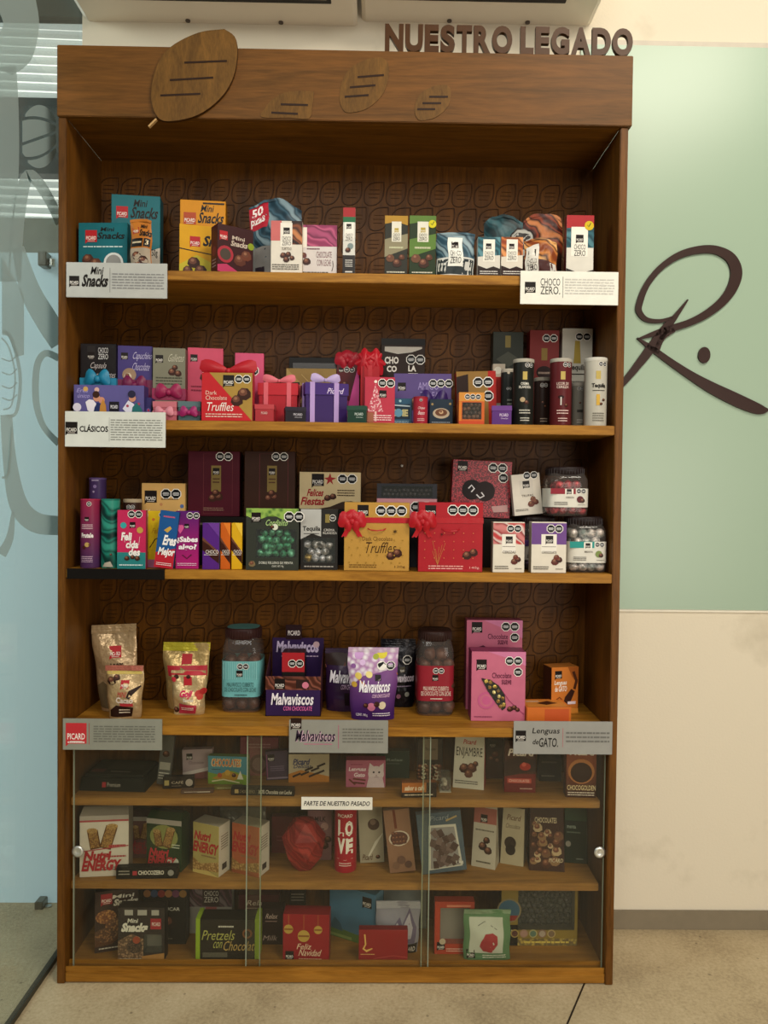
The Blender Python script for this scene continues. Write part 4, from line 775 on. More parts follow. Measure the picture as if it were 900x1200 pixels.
box_item('liqueur_carton', 'tall red carton with dark oval emblem behind the round tins', 'chocolate carton', 620, 655, 387, .16, 2, .04, '7b2c2a', [('o', .56, .92, .12, 2), ('r', .4, .7, .6, .82, '8a7038'), ('c', .5, .58, .27, '2c1a18', .8), ('g', .3, .55, .7, .6, 1, 'a08878'), ('b', .5, .3, .25)], GT_)
box_item('liqueur_carton', 'tall white Tequila carton behind the round tins', 'chocolate carton', 658, 694, 385, .16, 2, .04, 'c4c0b2', [('o', .56, .92, .12, 2), ('p', [(.42, .88), (.58, .88), (.62, .66), (.38, .66)], 'a8903c'), t(.2, .58, .8, .65, 'Tequila', '26221e', 0, .03), ('r', .2, .55, .8, .56, '26221e'), ('g', .25, .42, .75, .5, 2, '6a665c')], GT_)
can_item('dark grey round tin peeking left of the black liqueur tin', 588, 606, 432, .085, '2a2c2a', [('c', .45, .93, .06, 'c8bca8'), ('o', .42, .66, .05, 2), ('g', .4, .3, .6, .5, 3, '8a8a80')], 'b8b0a0')
can_item('dark brown squat tin between the black and the maroon tins', 627.5, 647.5, 442, .07, '2a1c18', [('o', .42, .84, .07, 2), ('b', .45, .5, .06), ('b', .55, .42, .06), ('g', .36, .1, .64, .2, 2, 'a89888')], '8a8478')
can_item('grey squat tin between the maroon and the white tins', 671.5, 688, 448, .07, '77756c', [('o', .44, .86, .07, 2), ('b', .5, .55, .06), ('r', .36, .34, .64, .4, '3a3834'), ('g', .36, .1, .64, .2, 2, 'c8c4b8')], '9a968c')
GC = 'round liqueur tins in the front row of the second shelf'
can_item('black liqueur tin with gold mark, Crema Irlandesa, front row', 603, 628, 420, .01, '1f201c', [('o', .56, .9, .065, 2), ('r', .42, .68, .56, .8, 'b8a25a'), t(.36, .6, .62, .64, 'CREMA', 'd8d4c8', 0, .02), t(.3, .55, .68, .59, 'IRLANDESA', 'd8d4c8', 0, .02), ('c', .42, .38, .08, 'b09a78'), ('b', .55, .34, .08), ('g', .32, .16, .68, .24, 2, 'c8c4b8'), ('g', .36, .05, .64, .12, 2, 'c8c4b8')], 'a8a294', group=GC)
can_item('maroon liqueur tin with gold mark in the front row', 647, 673, 419.5, .01, '5a1f22', [('o', .56, .9, .065, 2), ('r', .42, .68, .56, .8, 'b8a25a'), t(.3, .6, .68, .64, 'LICOR DE', 'd8c4b8', 0, .01), t(.3, .55, .68, .59, 'CEREZA', 'd8c4b8', 0, .01), ('c', .44, .42, .09, '2a1212', .6), ('r', .42, .3, .46, .42, 'c8c0b8'), ('b', .6, .3, .06), ('g', .32, .16, .68, .24, 2, 'd8b8b0'), ('g', .36, .05, .64, .12, 2, 'd8b8b0')], 'a8a294', group=GC)
can_item('white Tequila tin, rightmost in the front row', 688, 715, 418.5, .01, 'b9b5a8', [('o', .56, .9, .065, 2), ('r', .42, .68, .56, .8, 'b8a25a'), t(.3, .54, .72, .62, 'Tequila', '26221e', 0, .04), ('r', .33, .51, .7, .52, '26221e'), ('r', .44, .3, .54, .46, 'c8a040'), ('b', .58, .32, .05), ('b', .66, .38, .05), ('g', .34, .06, .68, .2, 4, '6a665c')], 'c8c4b8', group=GC)
# ===== shelf 3
G = 'cartons and tins on the third shelf'
GT3 = 'round tins on the third shelf'
oct1 = ('o', .5, .92, .055, 1)
can_item('purple and red round tin reading Frutale at the far left', 90, 114, 585, .012, 'grad:4a2a54:8c2242:.17', [('o', .56, .93, .07, 1), ('L', .42, .68, .14), ('g', .3, .56, .68, .64, 3, 'd8b8c0'), t(.3, .44, .7, .51, 'Frutale', 'f0e8e4', 0, .04), ('c', .5, .34, .08, 'b8985a'), ('b', .58, .34, .04, '5a3020'), ('c', .4, .3, .06, '4a2018'), ('g', .3, .08, .68, .18, 4, 'c8a8c0')], 'a02848', 3, GT3, lidh=.003)
can_item('violet glittery tin standing behind the Frutale tin', 101, 121, 560, .09, '4f3a6a', [('c', .5, .9, .07, '9a84b8'), ('c', .45, .84, .04, 'c0b0d0'), ('g', .36, .95, .64, .99, 1, 'b8a8cc')], '6a5488', 3, GT3, lidh=.004)
can_item('green tin with dark marbled swirls', 115, 137, 585, .014, 'swirl:06302c:1f7a6a:0a4a40:2f8a78', [('p', [(.3, .02), (.7, .02), (.6, .1), (.4, .08)], 'b0a898'), ('b', .62, .2, .05)], '1f6a5c', 3, GT3, lidh=.003)
can_item('brown tin with cream rim behind the pink and teal carton', 141, 163, 585, .075, '3a241c', [('o', .45, .88, .07, 2), ('c', .5, .6, .1, '6a5040')], 'a8977c', 3, GT3)
box_item('chocolate_bar', 'pink and teal bar reading Felicidades with balloons', 'chocolate bar', 137, 171, 598, .01, 3, .014, 'c02a58',
    [('r', 0, 0, 1, .28, '2b7f80'), ('o', .5, .93, .12, 2), ('L', .44, .7, .2), ('c', .22, .74, .11, '3aa0a0'), ('c', .8, .66, .11, 'c09a4a'), ('s', [(.22, .63), (.27, .45)], .012, 'e8d8d8'), ('s', [(.8, .55), (.76, .4)], .012, 'e8d8d8'), t(.14, .48, .5, .62, 'Feli', 'f4eeea', .1, .04), t(.3, .35, .74, .48, 'cida', 'f4eeea', .1, .04), t(.4, .22, .8, .35, 'des', 'f4eeea', .1, .04), ('b', .35, .18, .1), ('b', .55, .2, .09), ('b', .72, .18, .1), ('g', .08, .04, .9, .09, 1, 'd8e8e8')], G, side='8a2044')
box_item('cream_carton', 'cream carton with pastel dots and two black seals behind the bars', 'chocolate carton', 165.5, 217, 566.5, .12, 3, .03, 'd8ac68',
    [('L', .07, .76, .28), ('o', .56, .87, .11, 2), ('c', .45, .74, .035, 'c88a5a'), ('c', .93, .72, .045, '5a70a0'), ('g', .45, .79, .85, .82, 1, '6a5030'), t(.06, .58, .92, .68, 'Nuestras mezclas', 'f0e4c8', .3, .02), ('r', 0, 0, 1, .5, 'd09a4a')], G)
box_item('chocolate_bar', 'yellow bar partly hidden by the leaning blue bar', 'chocolate bar', 173, 195, 599, .045, 3, .014, 'd8b420', [('o', .75, .93, .14, 1), ('c', .3, .85, .08, 'c06a30'), t(.2, .6, .95, .7, 'Felicita', 'b88a1c', .3), ('s', [(.1, .35), (.4, .5), (.8, .56), (.9, .7)], .05, '3a2a14'), ('s', [(.6, .3), (.9, .5)], .04, '3a2a14'), ('r', 0, 0, 1, .14, 'b06a8a')], G)
box_item('chocolate_bar', 'leaning bar, blue above and red below, with white writing', 'chocolate bar', 180, 203, 600, .012, 3, .012, '1f5490', [('p', [(0, 0), (1, 0), (1, .36), (0, .26)], 'b82434'), ('g', .2, .87, .8, .93, 1, 'c85a78'), ('p', [(.3, .66), (.6, .74), (.7, .7), (.5, .62)], 'c8a04a'), t(.3, .4, .98, .58, 'Eres', 'f4f0ee', .15, .04), t(.1, .18, .96, .36, 'Mejor', 'f4f0ee', .15, .04), ('g', .1, .04, .9, .1, 2, 'f0d8d8')], G, tilt=6.5, side='16406c')
box_item('chocolate_bar', 'dark purple and magenta bar reading Sabes algo with a heart', 'chocolate bar', 205.5, 233, 599, .02, 3, .014, 'grad:a81c6c:4a1a68:.15',
    [('o', .62, .92, .13, 2), ('L', .38, .7, .2), ('c', .14, .72, .1, 'd85a98'), ('c', .26, .72, .1, 'd85a98'), ('p', [(.05, .7), (.35, .7), (.2, .6)], 'd85a98'), t(.04, .44, .96, .56, '¿Sabes', 'f6f0f4', .1, .04), t(.12, .31, .9, .43, 'algo?', 'f6f0f4', .1, .04), ('s', [(.3, .24), (.5, .18), (.7, .25)], .05, '5a1838'), ('g', .08, .05, .92, .11, 2, 'e8c0d8')], G, side='6a1450')
for x0, x1, c, c2, lb, Y in ((237, 257, '54247e', '3a1a12', 'purple wrapped bar with chocolate print, beside the orange one', .012), (258, 270, 'c8601c', '3a1a12', 'narrow orange wrapped bar between purple and yellow bars', .02), (271, 284, 'd8a81c', '3a1a12', 'narrow yellow wrapped bar beside the mint pouch', .02)):
    box_item('chocolate_bar', lb, 'chocolate bar', x0, x1, 613, Y, 3, .022, c, [('p', [(0, .62), (.4, .55), (1, .3), (1, .12), (.5, .26), (0, .42)], c2), ('p', [(0, .7), (.3, .6), (1, .38), (1, .3), (.4, .52), (0, .62)], '6a4030'), ('g', .1, .3, .9, .33, 1, 'e8e0d8'), t(.2, .34, .96, .42, 'CHOCO', 'f0e8e0', 0, 0), ('p', [(.3, 1), (1, .7), (1, 1)], '6a3a94' if x0 < 240 else ('e07c2c' if x0 < 260 else 'e8c040'))], 'wrapped chocolate bars on the third shelf', side='6a6c84' if x0 < 240 else None, rot=3)
rz = at(280, 606, .12).z
def riser(x0, x1, Y, yt, lb, d=.07):
    a = at(x0, 640, Y).x; c = at(x1, 640, Y).x; zt = at((x0+x1)/2, yt, Y).z; b = MB(); w = c-a; b.box(-w/2, w/2, 0, d, 0, zt-Z3, '17120f', .001)
    b.deco(lambda U, V, o: (-w/2+U, -o, V), w, zt-Z3, [('g', .05, .8, .5, .9, 1, '5a5048')])
    l = MB(); 
    o = b.build('display_riser', loc=((a+c)/2, Y, Z3+.0003)); tag(o, lb, 'riser'); return zt+.0006
r1 = riser(221, 349, .115, 606, 'black box serving as riser under the two large dark cartons')
fine = lambda: [('r', .0, .0, .26, 1, '000000') if False else ('s', [(.3, .04), (.3, .96), (.86, .96), (.86, .04), (.3, .04)], .008, '6a3034'), ('r', .45, .38, .64, .78, '7e6a3a'), ('L', .48, .64, .13), ('g', .48, .5, .62, .6, 2, '4a2a20'), ('b', .48, .28, .09), ('b', .6, .3, .09), ('b', .54, .36, .08), ('o', .62, .92, .075, 2), ('g', .3, .08, .7, .14, 2, '8a6a5a')]
box_item('chocolate_box', 'large flat maroon box with gold tag on the black riser, left one', 'chocolate box', 220, 281, 529, .125, None, .035, '4a1220', fine(), G, zb=r1, side='2c0c14')
box_item('chocolate_box', 'large flat brown box with gold tag on the black riser, right one', 'chocolate box', 286, 346, 529, .125, None, .035, '382016', [x for x in fine()], G, zb=r1, side='20120c')
def mint(w, h):
    b = cutbox(w, h, .035, '353831', [('r', 0, .87, 1, 1, '6a8a34'), ('p', [(.0, .88), (.2, .8), (.5, .9), (.7, .82), (1, .9), (1, 1), (0, 1)], 'mot:3c6a20:8cae4a:90'), ('L', .1, .78, .18), ('o', .82, .87, .09, 2), t(.36, .72, .78, .82, 'Cordialito', 'a8c880', .3, .01), ('c', .55, .7, .06, 'd8dcc8'), ('b', .5, .7, .04), ('b', .12, .1, .07, '7c6a4a'), t(.25, .1, .9, .14, 'DOBLE RELLENO DE MENTA', 'dcdcd0', 0, 0), t(.5, .04, .72, .08, 'CONT. NET. 90g', 'dcdcd0', 0, 0)], (.2, .2, .96, .66), '12140f',
        lambda a, b_, c, d_, e, f: candies(a, b_, c, d_, e, f, .0095, ['candy:0c5a34:8ae0b0', 'candy:0a3a24:5ac08a'], .16, seed=8))
    return b
parts_item('window_box', 'dark mint sweets carton with leafy green top and green foil sweets', 'chocolate box', 288, 350, 596, .012, 3, mint, G)
def teq(w, h):
    return cutbox(w, h, .035, '2a2826', [('p', [(0, .5), (.0, 1), (.55, 1), (.55, .55), (.3, .6)], 'b4b4b0'), t(.05, .62, .53, .72, 'Tequila', '1d1a18', 0, .03), ('r', .08, .59, .5, .6, '1d1a18'), ('o', .86, .86, .08, 1), t(.62, .64, .92, .68, 'CREMA', 'c8c4bc', 0, .01), t(.6, .59, .98, .63, 'IRLANDESA', 'c8c4bc', 0, .01), ('r', .66, .78, .78, .92, '8a7a44'), ('g', .1, .03, .9, .08, 1, 'a8a49c')], (.08, .12, .92, .52), '100e0d',
        lambda a, b_, c, d_, e, f: candies(a, b_, c, d_, e, f, .0092, ['candy:8a8a88:ffffff', 'candy:55514a:d8d4cc', 'candy:7a6020:e8c870'], .16, seed=5))
parts_item('window_box', 'black and silver Tequila carton of silver foil sweets', 'chocolate box', 352, 396, 597, .03, 3, teq, G)
r2 = riser(352, 424, .15, 597, 'black box under the cream festive carton', .05)
box_item('festive_carton', 'cream carton with red script and red star on the black riser', 'chocolate carton', 350.5, 423, 553.5, .15, None, .04, 'cdb98e',
    [('L', .2, .62, .2), ('p', [(.5, .98), (.52, .86), (.6, .84), (.53, .78), (.55, .66), (.5, .74), (.44, .66), (.46, .78), (.4, .84), (.47, .86)], '9c2a2a'), ('o', .7, .82, .075, 2), t(.12, .34, .38, .54, 'Felices', '9c2028', .25, .03), t(.02, .1, .4, .32, 'Fiestas', '9c2028', .25, .03), ('b', .46, .3, .06), ('b', .55, .34, .06), ('g', .62, .34, .9, .54, 3, '4a3a2a'), ('p', [(.3, 0), (1, 0), (1, .14), (.85, .22), (.7, .2), (.5, .06)], '3a2a20')], G, zb=r2, side='8a7a5a')
def giftbag(col, deco, side, rib, bx):
    def f(w, h):
        d = .05; b = carton(w, h, d, col, deco, side)
        r = band_x(w, d, .7*h, .78*h, rib, .0012)
        bo = bow(w*.42, h*.24, rib, -w/2+bx*w, -.004, h*.72, tails=True, loops=4)
        hn = MB(); pts = [(-w*.14, -.0022, h*.62), (-w*.1, -.006, h*.6), (0, -.008, h*.59), (w*.1, -.006, h*.6), (w*.14, -.0022, h*.62)]
        for i in range(4):
            (x0, y0, z0), (x1, y1, z1) = pts[i], pts[i+1]; hn.hexa([(x0, y0, z0-.0012), (x1, y1, z1-.0012), (x1, y1+.0015, z1-.0012), (x0, y0+.0015, z0-.0012), (x0, y0, z0+.0012), (x1, y1, z1+.0012), (x1, y1+.0015, z1+.0012), (x0, y0+.0015, z0+.0012)], rib)
        return [('bag_body', b), ('ribbon', r, [('bow', bo)]), ('rope_handle', hn)]
    return f
gd = [('L', .2, .8, .17), ('o', .56, .88, .075, 3), t(.28, .44, .74, .5, 'Dark Chocolate', '6a4a1c', 0, 0), t(.3, .26, .78, .42, 'Truffles', '3c2410', .25, -.005), ('b', .72, .22, .075), ('b', .82, .26, .08), ('g', .08, .04, .5, .1, 2, '6a4a1c'), t(.78, .04, .94, .08, '120g', '6a4a1c', 0, 0)]+[('c', .08+.13*(i % 7)+.04*(i//7 % 2), .12+.11*(i//7), .012, 'a07a30') for i in range(28)]+[('p', [(.78+.04*math.cos(.524*i)*(1 if i % 2 else .4), .58+.035*math.sin(.524*i)*(1 if i % 2 else .4)) for i in range(12)], '4a3418')]
parts_item('gift_bag', 'gold truffle gift bag with a red ribbon and bow', 'gift bag', 403, 480, 589, .02, 3, giftbag('b98d42', gd, '6e5426', 'cloth:b01824', .12), 'ribboned gift bags on the third shelf')
rd = [('L', .1, .8, .17), ('o', .53, .89, .075, 3), ('b', .76, .24, .08), ('b', .86, .28, .075), ('g', .16, .03, .7, .1, 2, 'e8b0a8'), t(.8, .04, .95, .08, '140g', 'e8b0a8', 0, 0)]+[('s', [(.3, .1), (.32+.05*(i % 5-2), .3+.03*i)], .004, 'c8854a') for i in range(6)]+[('c', .1+.15*(i % 6), .2+.12*(i//6), .009, 'c8744a') for i in range(24)]+[('p', [(.36+.03*math.cos(.524*i)*(1 if i % 2 else .4), .54+.03*math.sin(.524*i)*(1 if i % 2 else .4)) for i in range(12)], '5a1418')]
parts_item('gift_bag', 'red gift bag with a red ribbon and bow beside the gold one', 'gift bag', 490, 566, 589, .012, 3, giftbag('a8202a', rd, '6a141c', 'cloth:ac1420', .06), 'ribboned gift bags on the third shelf')
def darkwin(w, h):
    return cutbox(w, h, .03, '34353a', [('r', 0, .62, 1, .82, 'c88c94'), ('o', .65, .72, .085, 2), ('g', .25, .7, .4, .75, 1, '5a3a40')], (.08, .84, .92, .97), '0f0f12', lambda a, b_, c, d_, e, f: candies(a, b_, c, d_, e, f, .006, ['choc:1c1616:3a3232'], seed=4))
parts_item('window_box', 'dark grey window box with a pale pink band behind the gift bags', 'chocolate box', 441, 512, 567, .12, 3, darkwin, G)
r3 = riser(528, 600, .12, 608, 'black box under the red honeycomb patterned carton', .05)
box_item('patterned_carton', 'square red honeycomb patterned carton with large glossy print', 'chocolate carton', 528, 598, 541, .12, None, .04, 'mot:d83a48:5e0c18:330', [('L', .08, .8, .17), ('o', .68, .88, .075, 2), ('o', .86, .71, .075, 1), ('c', .34, .48, .17, '1d1414'), ('c', .56, .46, .17, '241818'), ('s', [(.28, .5), (.33, .56), (.38, .5), (.33, .44)], .022, 'dcd8d8'), ('s', [(.5, .44), (.55, .38), (.48, .34), (.42, .4)], .022, 'dcd8d8'), ('p', [(.68, .2), (.95, .24), (.96, .12), (.72, .1)], 'b8908c')], G, zb=r3, tilt=2)
GK = 'white fronted truffle cartons on the third shelf'
wf = lambda c, tx: [('r', 0, .56, 1, .98, c), ('o', .55, .87, .11, 2), ('r', .28, .4, .72, .76, 'ebe5da'), ('L', .4, .58, .22), ('g', .3, .5, .7, .53, 1, '7a7268'), t(.3, .38, .72, .43, tx, '5a5048', 0, .01), ('b', .68, .22, .12, '5a241c'), ('b', .8, .26, .1, '3a1812'), ('b', .72, .31, .09, '6a2a20'), ('g', .06, .06, .5, .14, 2, '4a443c'), ('g', .7, .06, .92, .1, 1, '8a8478')]
box_item('truffle_carton', 'white fronted carton with red top, cherry truffles', 'chocolate carton', 577.5, 615, 612, .012, 3, .03, 'ded6c6', wf('swirl:b83a3a:d8c8c0:8a2226:c87a78', 'CEREZAS'), GK, side='b8ae9c')
box_item('truffle_carton', 'white fronted carton with purple top', 'chocolate carton', 622.5, 664, 612, .012, 3, .03, 'ded6c6', wf('6b4488', 'CHOCOLATE'), GK, side='b8ae9c')
def jar3(x0, x1, yt, Y, sh, lb, cols, band, bdeco, zb=None, lid='241a1a', name='sweet_jar', seed=1):
    parts_item(name, lb, 'jar', x0, x1, yt, Y, sh, lambda w, h: jar(w, h, h*.13, lid, 'd8d4c8', (.18, .56), bdeco, cols, .0115, seed=seed), 'clear jars of foil sweets on the third shelf', zb=zb)
jd = lambda c, fruit, tx: [('r', 0, .7, .66, 1, c), ('o', .74, .86, .06, 2), ('r', .38, .62, .6, .98, 'e6e2d6'), ('L', .42, .7, .13), t(.4, .48, .62, .56, tx, '5a5048', 0, .01), ('g', .1, .1, .45, .3, 3, '3a342e'), ('c', .78, .42, .09, fruit), ('b', .84, .36, .07), ('g', .72, .1, .92, .16, 1, '3a342e')]
jar3(665.5, 713.5, 606, .02, 3, 'clear jar of silver foil sweets with teal and white label, right end', ['candy:8a9898:ffffff', 'candy:6a8080:dce8e8'], 0, jd('1f9088', '7a8a4a', 'MENTA'), seed=2)
tj = at(690, 606, .02).z
jar3(643, 692, 547, .03, None, 'jar of red foil sweets stacked on the silver sweets jar', ['candy:6a0f1c:e05060', 'candy:8a1424:c84a58'], 0, jd('8a1c2c', '5a1820', 'CEREZA'), zb=tj+.001, seed=6)
jar3(612, 655, 606, .085, 3, 'dark jar in the back row holding up the tilted white carton', ['candy:2a1a3a:6a4a80'], 0, jd('4a3068', '3a2018', 'MORA'), seed=7)
tj2 = at(633, 606, .085).z
box_item('truffle_carton', 'white truffle carton standing tilted on the dark jar lid', 'chocolate carton', 603, 637, 557, .095, None, .025, 'd8d0c2', [('o', .55, .95, .12, 2), ('r', .26, .52, .74, .84, 'cfc8bc'), ('L', .38, .66, .24), t(.3, .44, .72, .5, 'TRUFAS', '5a5048', 0, .01), ('b', .62, .26, .13, '6a3a30'), ('b', .78, .3, .12, '5a2c24'), ('b', .7, .38, .11, '7a4a3c'), ('g', .06, .1, .5, .16, 2, '4a443c')], GK, tilt=-6, zb=tj2+.001)
# ===== shelf 4
G = 'bags, jars and cartons on the fourth shelf'
kr = 'foil:9a7c54'
parts_item('snack_pouch', 'large crinkled kraft foil pouch with red square mark, far left, leaning', 'pouch', 113, 164, 733, .122, 4, lambda w, h: pouch(w, h, .018, 'foil:b89c76',
    [('L', .4, .62, .27, 'b32830'), t(.42, .48, .72, .56, '100%', '3a2c1c', 0, .03), ('g', .3, .4, .8, .45, 1, '5a4630'), ('p', [(.02, .05), (.4, .02), (.45, .25), (.2, .35), (.02, .3)], '6a5a40')], botw=.78, topw=1.03, seal=.1, wavy=.004), 'kraft pouches on the fourth shelf', tilt=-3)
parts_item('snack_pouch', 'small kraft pouch with red mark in front of the large leaning one', 'pouch', 125, 168, 780, .066, 4, lambda w, h: pouch(w, h, .018, 'foil:c0a478',
    [('r', .04, .84, .96, .9, 'c8b060'), ('L', .42, .58, .22, 'b32830'), ('b', .16, .72, .14, '2a1812'), ('b', .3, .78, .1), ('s', [(.95, .62), (.72, .5), (.66, .4)], [.04, .16, .1], '2c1812'), t(.36, .42, .6, .52, 'MINI', 'b8383c', .1, 0), t(.3, .3, .8, .42, 'Cacao', 'e8d8c8', .15, .04), ('r', .42, .24, .8, .3, 'b8383c'), ('p', [(.1, .04), (.75, .04), (.8, .22), (.3, .26), (.1, .16)], '2c1812'), ('g', .38, .1, .7, .2, 2, 'd8c8b0')], botw=.88, topw=1.04, seal=.1, sealcol='foil:c07060', wavy=.003), 'kraft pouches on the fourth shelf')
parts_item('snack_pouch', 'upright kraft pouch with yellow foil top behind the ginger berry one', 'pouch', 192, 245, 753, .15, 4, lambda w, h: pouch(w, h, .024, 'foil:bca068',
    [('r', .1, .5, .98, .66, 'b8303c'), ('s', [(.25, .57), (.4, .62), (.5, .58)], .05, '8a8a4a'), ('L', .42, .68, .22, 'b32830')], botw=.8, topw=1.04, seal=.13, sealcol='foil:c8bc3a', wavy=.004), 'kraft pouches on the fourth shelf')
parts_item('snack_pouch', 'kraft pouch with red berries print in front of the yellow topped one', 'pouch', 201, 242, 786, .098, 4, lambda w, h: pouch(w, h, .018, 'foil:c4aa7c',
    [('r', 0, .9, 1, 1, 'b8303c'), ('L', .36, .68, .24, 'b32830'), ('b', .14, .86, .08), ('b', .5, .87, .07), ('c', .06, .8, .07, 'b8303c'), ('c', .82, .5, .1, 'b83a34'), ('c', .94, .54, .1, 'a82c2c'), ('c', .88, .42, .09, 'c0443a'), t(.26, .38, .62, .58, 'Goji', 'c82858', .15, .05), t(.4, .32, .7, .4, 'Berries', 'e8e0d0', .1, .01), ('p', [(.2, .04), (.75, .04), (.8, .24), (.25, .28)], 'a83040'), ('g', .3, .12, .7, .2, 2, 'e8d8c8'), ('b', .12, .12, .1)], botw=.88, seal=.06, wavy=.003), 'kraft pouches on the fourth shelf')
jl = lambda ink, l1, l2: [('o', .5, .86, .075, 2), ('L', .4, .58, .17), t(.14, .3, .88, .42, l1, ink, 0, .0), t(.08, .16, .94, .28, l2, ink, 0, .0), ('g', .35, .04, .7, .1, 1, ink)]
JG = 'large jars of chocolate marshmallows on the fourth shelf'
parts_item('sweet_jar', 'large clear jar with turquoise label and turquoise disc on its lid', 'jar', 258, 305, 738, .105, 4, lambda w, h: jar(w, h, .022, '3a2220', '6fb2b4', (.19, .62), [('r', .04+.06*i, .5, .055+.06*i, .99, '8cc4c4') for i in range(16)]+jl('2c4a4c', 'MALVAVISCO CUBIERTO', 'DE CHOCOLATE CON LECHE'), ['choc:3c2418:5a3a2a', 'choc:4c3024:6a4838'], .0155, lidtop='5a9a98', seed=3), JG)
parts_item('sweet_jar', 'large clear jar with red label and dark brown lid', 'jar', 488.5, 533, 741, .09, 4, lambda w, h: jar(w, h, .02, '33201c', '8f2430', (.18, .6), jl('e8d8c8', 'MALVAVISCO CUBIERTO', 'DE CHOCOLATE CON LECHE'), ['choc:3c2418:5a3a2a', 'choc:4c3024:6a4838'], .0155, seed=9), JG)
def display(w, h):
    d = .09; ff = h*.62; f2 = .47*h
    b = MB(); pz = '33204c'; e = .0012; w2 = w*.88
    b.box(-w/2, w/2, 0, e, 0, f2, pz); b.box(-w/2, w/2, 0, d, 0, e, pz); b.box(-w/2+.004, w/2, d-e, d, 0, h*.84, pz)
    for s_ in (-1, 1):
        x = s_*(w/2-e/2); b.hexa([(x-e/2, 0, 0), (x+e/2, 0, 0), (x+e/2, d, 0), (x-e/2, d, 0), (x-e/2, 0, f2), (x+e/2, 0, f2), (x+e/2, d, h*.7), (x-e/2, d, h*.7)], '4a2a30')
    b.box(-w*.22, w*.08, d-e, d+.0006, h*.8, h, '2a161c')
    b.deco(lambda U, V, o: (-w/2+U, -o, V), w, f2, [('r', 0, .66, 1, 1, 'swirl:4a2418:8a5040:2e1610:6c3c30'), ('L', .16, .68, .19), ('r', .55, .7, .78, .92, '32201c'), ('c', .72, .78, .06, 'd07a90'), t(.1, .28, .86, .58, 'Malvaviscos', 'f2ecf0', .1, .025), t(.32, .14, .84, .25, 'CON CHOCOLATE', 'd86ca8', .1, .02)])
    b.deco(lambda U, V, o: (-w/2+U, d-e-o, V), w, h, [('r', .05, .66, 1, .83, pz), t(.1, .66, .9, .8, 'Malvaviscos', 'c8b8d8', .1, .04), ('c', .86, .76, .06, 'c8a8b0'), ('g', .2, .6, .9, .63, 1, 'c0a8c8'), ('r', .28, .82, .58, .99, '2a161c'), t(.32, .87, .55, .93, 'PICARD', 'f0e8e8')])
    return [('display_tray', b)]
parts_item('display_box', 'open purple Malvaviscos counter display with raised back card', 'display box', 311, 376.5, 740, .082, 4, display, G)
zt = Z4+.0025
box_item('chocolate_box', 'small black and red box standing inside the purple Malvaviscos display', 'chocolate box', 330, 357, 765, .1, None, .05, '211c1a', [('r', 0, .68, 1, 1, 'a8242c'), ('o', .45, .82, .16, 2), ('r', .38, .3, .62, .52, '8a7430'), t(.06, .08, .94, .18, 'CHOCOLATE MORENO', 'd8d0c0', 0, .0)], G, zb=zt, top='3a1c1c')
parts_item('snack_pouch', 'dark purple Malvaviscos pouch behind the floral pouch', 'pouch', 381, 428, 760, .14, 4, lambda w, h: pouch(w, h, .02, 'plast:2c1838', [('r', 0, .74, 1, .94, '2a1a18'), ('s', [(0, .72), (.5, .76), (1, .66)], .08, '6a3c30'), t(.1, .46, .95, .66, 'Malvaviscos', 'e8e4ec', .1, .025), t(.4, .36, .9, .44, 'CON CHOCOLATE', 'c8a8c8', .1, .01), ('r', .5, .1, .9, .3, '1c1018')], seal=.08, botw=.95), 'Malvaviscos pouches on the fourth shelf')
parts_item('snack_pouch', 'white floral topped purple Malvaviscos pouch with two black seals', 'pouch', 409, 465, 759, .07, 4, lambda w, h: pouch(w, h, .022, 'grad:3c1c5c:7a4a86:.13',
    [('p', [(0, .46), (.3, .62), (.6, .66), (1, .74), (1, 1), (0, 1)], 'mot:e8e4e8:a87aa8:70'), ('s', [(.14, .62), (.3, .5), (1, .64)], [.02, .06, .05], 'b87830')]+[('c', a, b_, r, c) for a, b_, r, c in ((.22, .9, .09, 'c89ad0'), (.3, .8, .06, 'd8b8e0'), (.68, .92, .1, 'd8c83a'), (.56, .88, .06, 'a0a838'), (.2, .62, .07, 'd8c060'), (.42, .64, .07, 'e8d890'), (.1, .5, .06, 'c8a040'), (.85, .8, .06, 'b088b8'), (.12, .75, .05, '8a5a98'))]+
    [('o', .68, .76, .085, 2), ('L', .54, .56, .12), t(.2, .4, .84, .56, 'Malvaviscos', 'f4f0f4', .1, .025), t(.48, .33, .86, .38, 'CON CHOCOLATE', 'e8c0e0', .1, .01), ('c', .48, .2, .09, 'd07a98'), ('c', .72, .22, .08, 'd8c8a8'), ('b', .36, .22, .06), ('b', .6, .24, .07), ('g', .5, .06, .9, .12, 2, 'e8e0e8'), t(.12, .05, .38, .1, 'CONT. 180 g', 'e8e0e8')], botw=.9, topw=1.06, seal=.07, sealcol='mot:e8e4e8:b89ab8:70'), 'Malvaviscos pouches on the fourth shelf')
parts_item('snack_pouch', 'black Malvaviscos pouch at the back beside the red labelled jar', 'pouch', 446, 487, 749, .175, 4, lambda w, h: pouch(w, h, .016, 'foil:14121a', [('r', .0, .9, .4, 1, '2a2a38'), ('L', .56, .52, .15, '4a4432'), ('o', .75, .7, .12, 1), t(.25, .38, .98, .5, 'Malvaviscos', 'c0b8c4', .1, .04), ('g', .35, .3, .9, .34, 1, '8a7a90'), ('c', .5, .17, .07, '8a5a70'), ('c', .76, .2, .07, '8a8a80')], seal=.1), 'Malvaviscos pouches on the fourth shelf')
PKG = 'pink chocolate cartons on the fourth shelf'
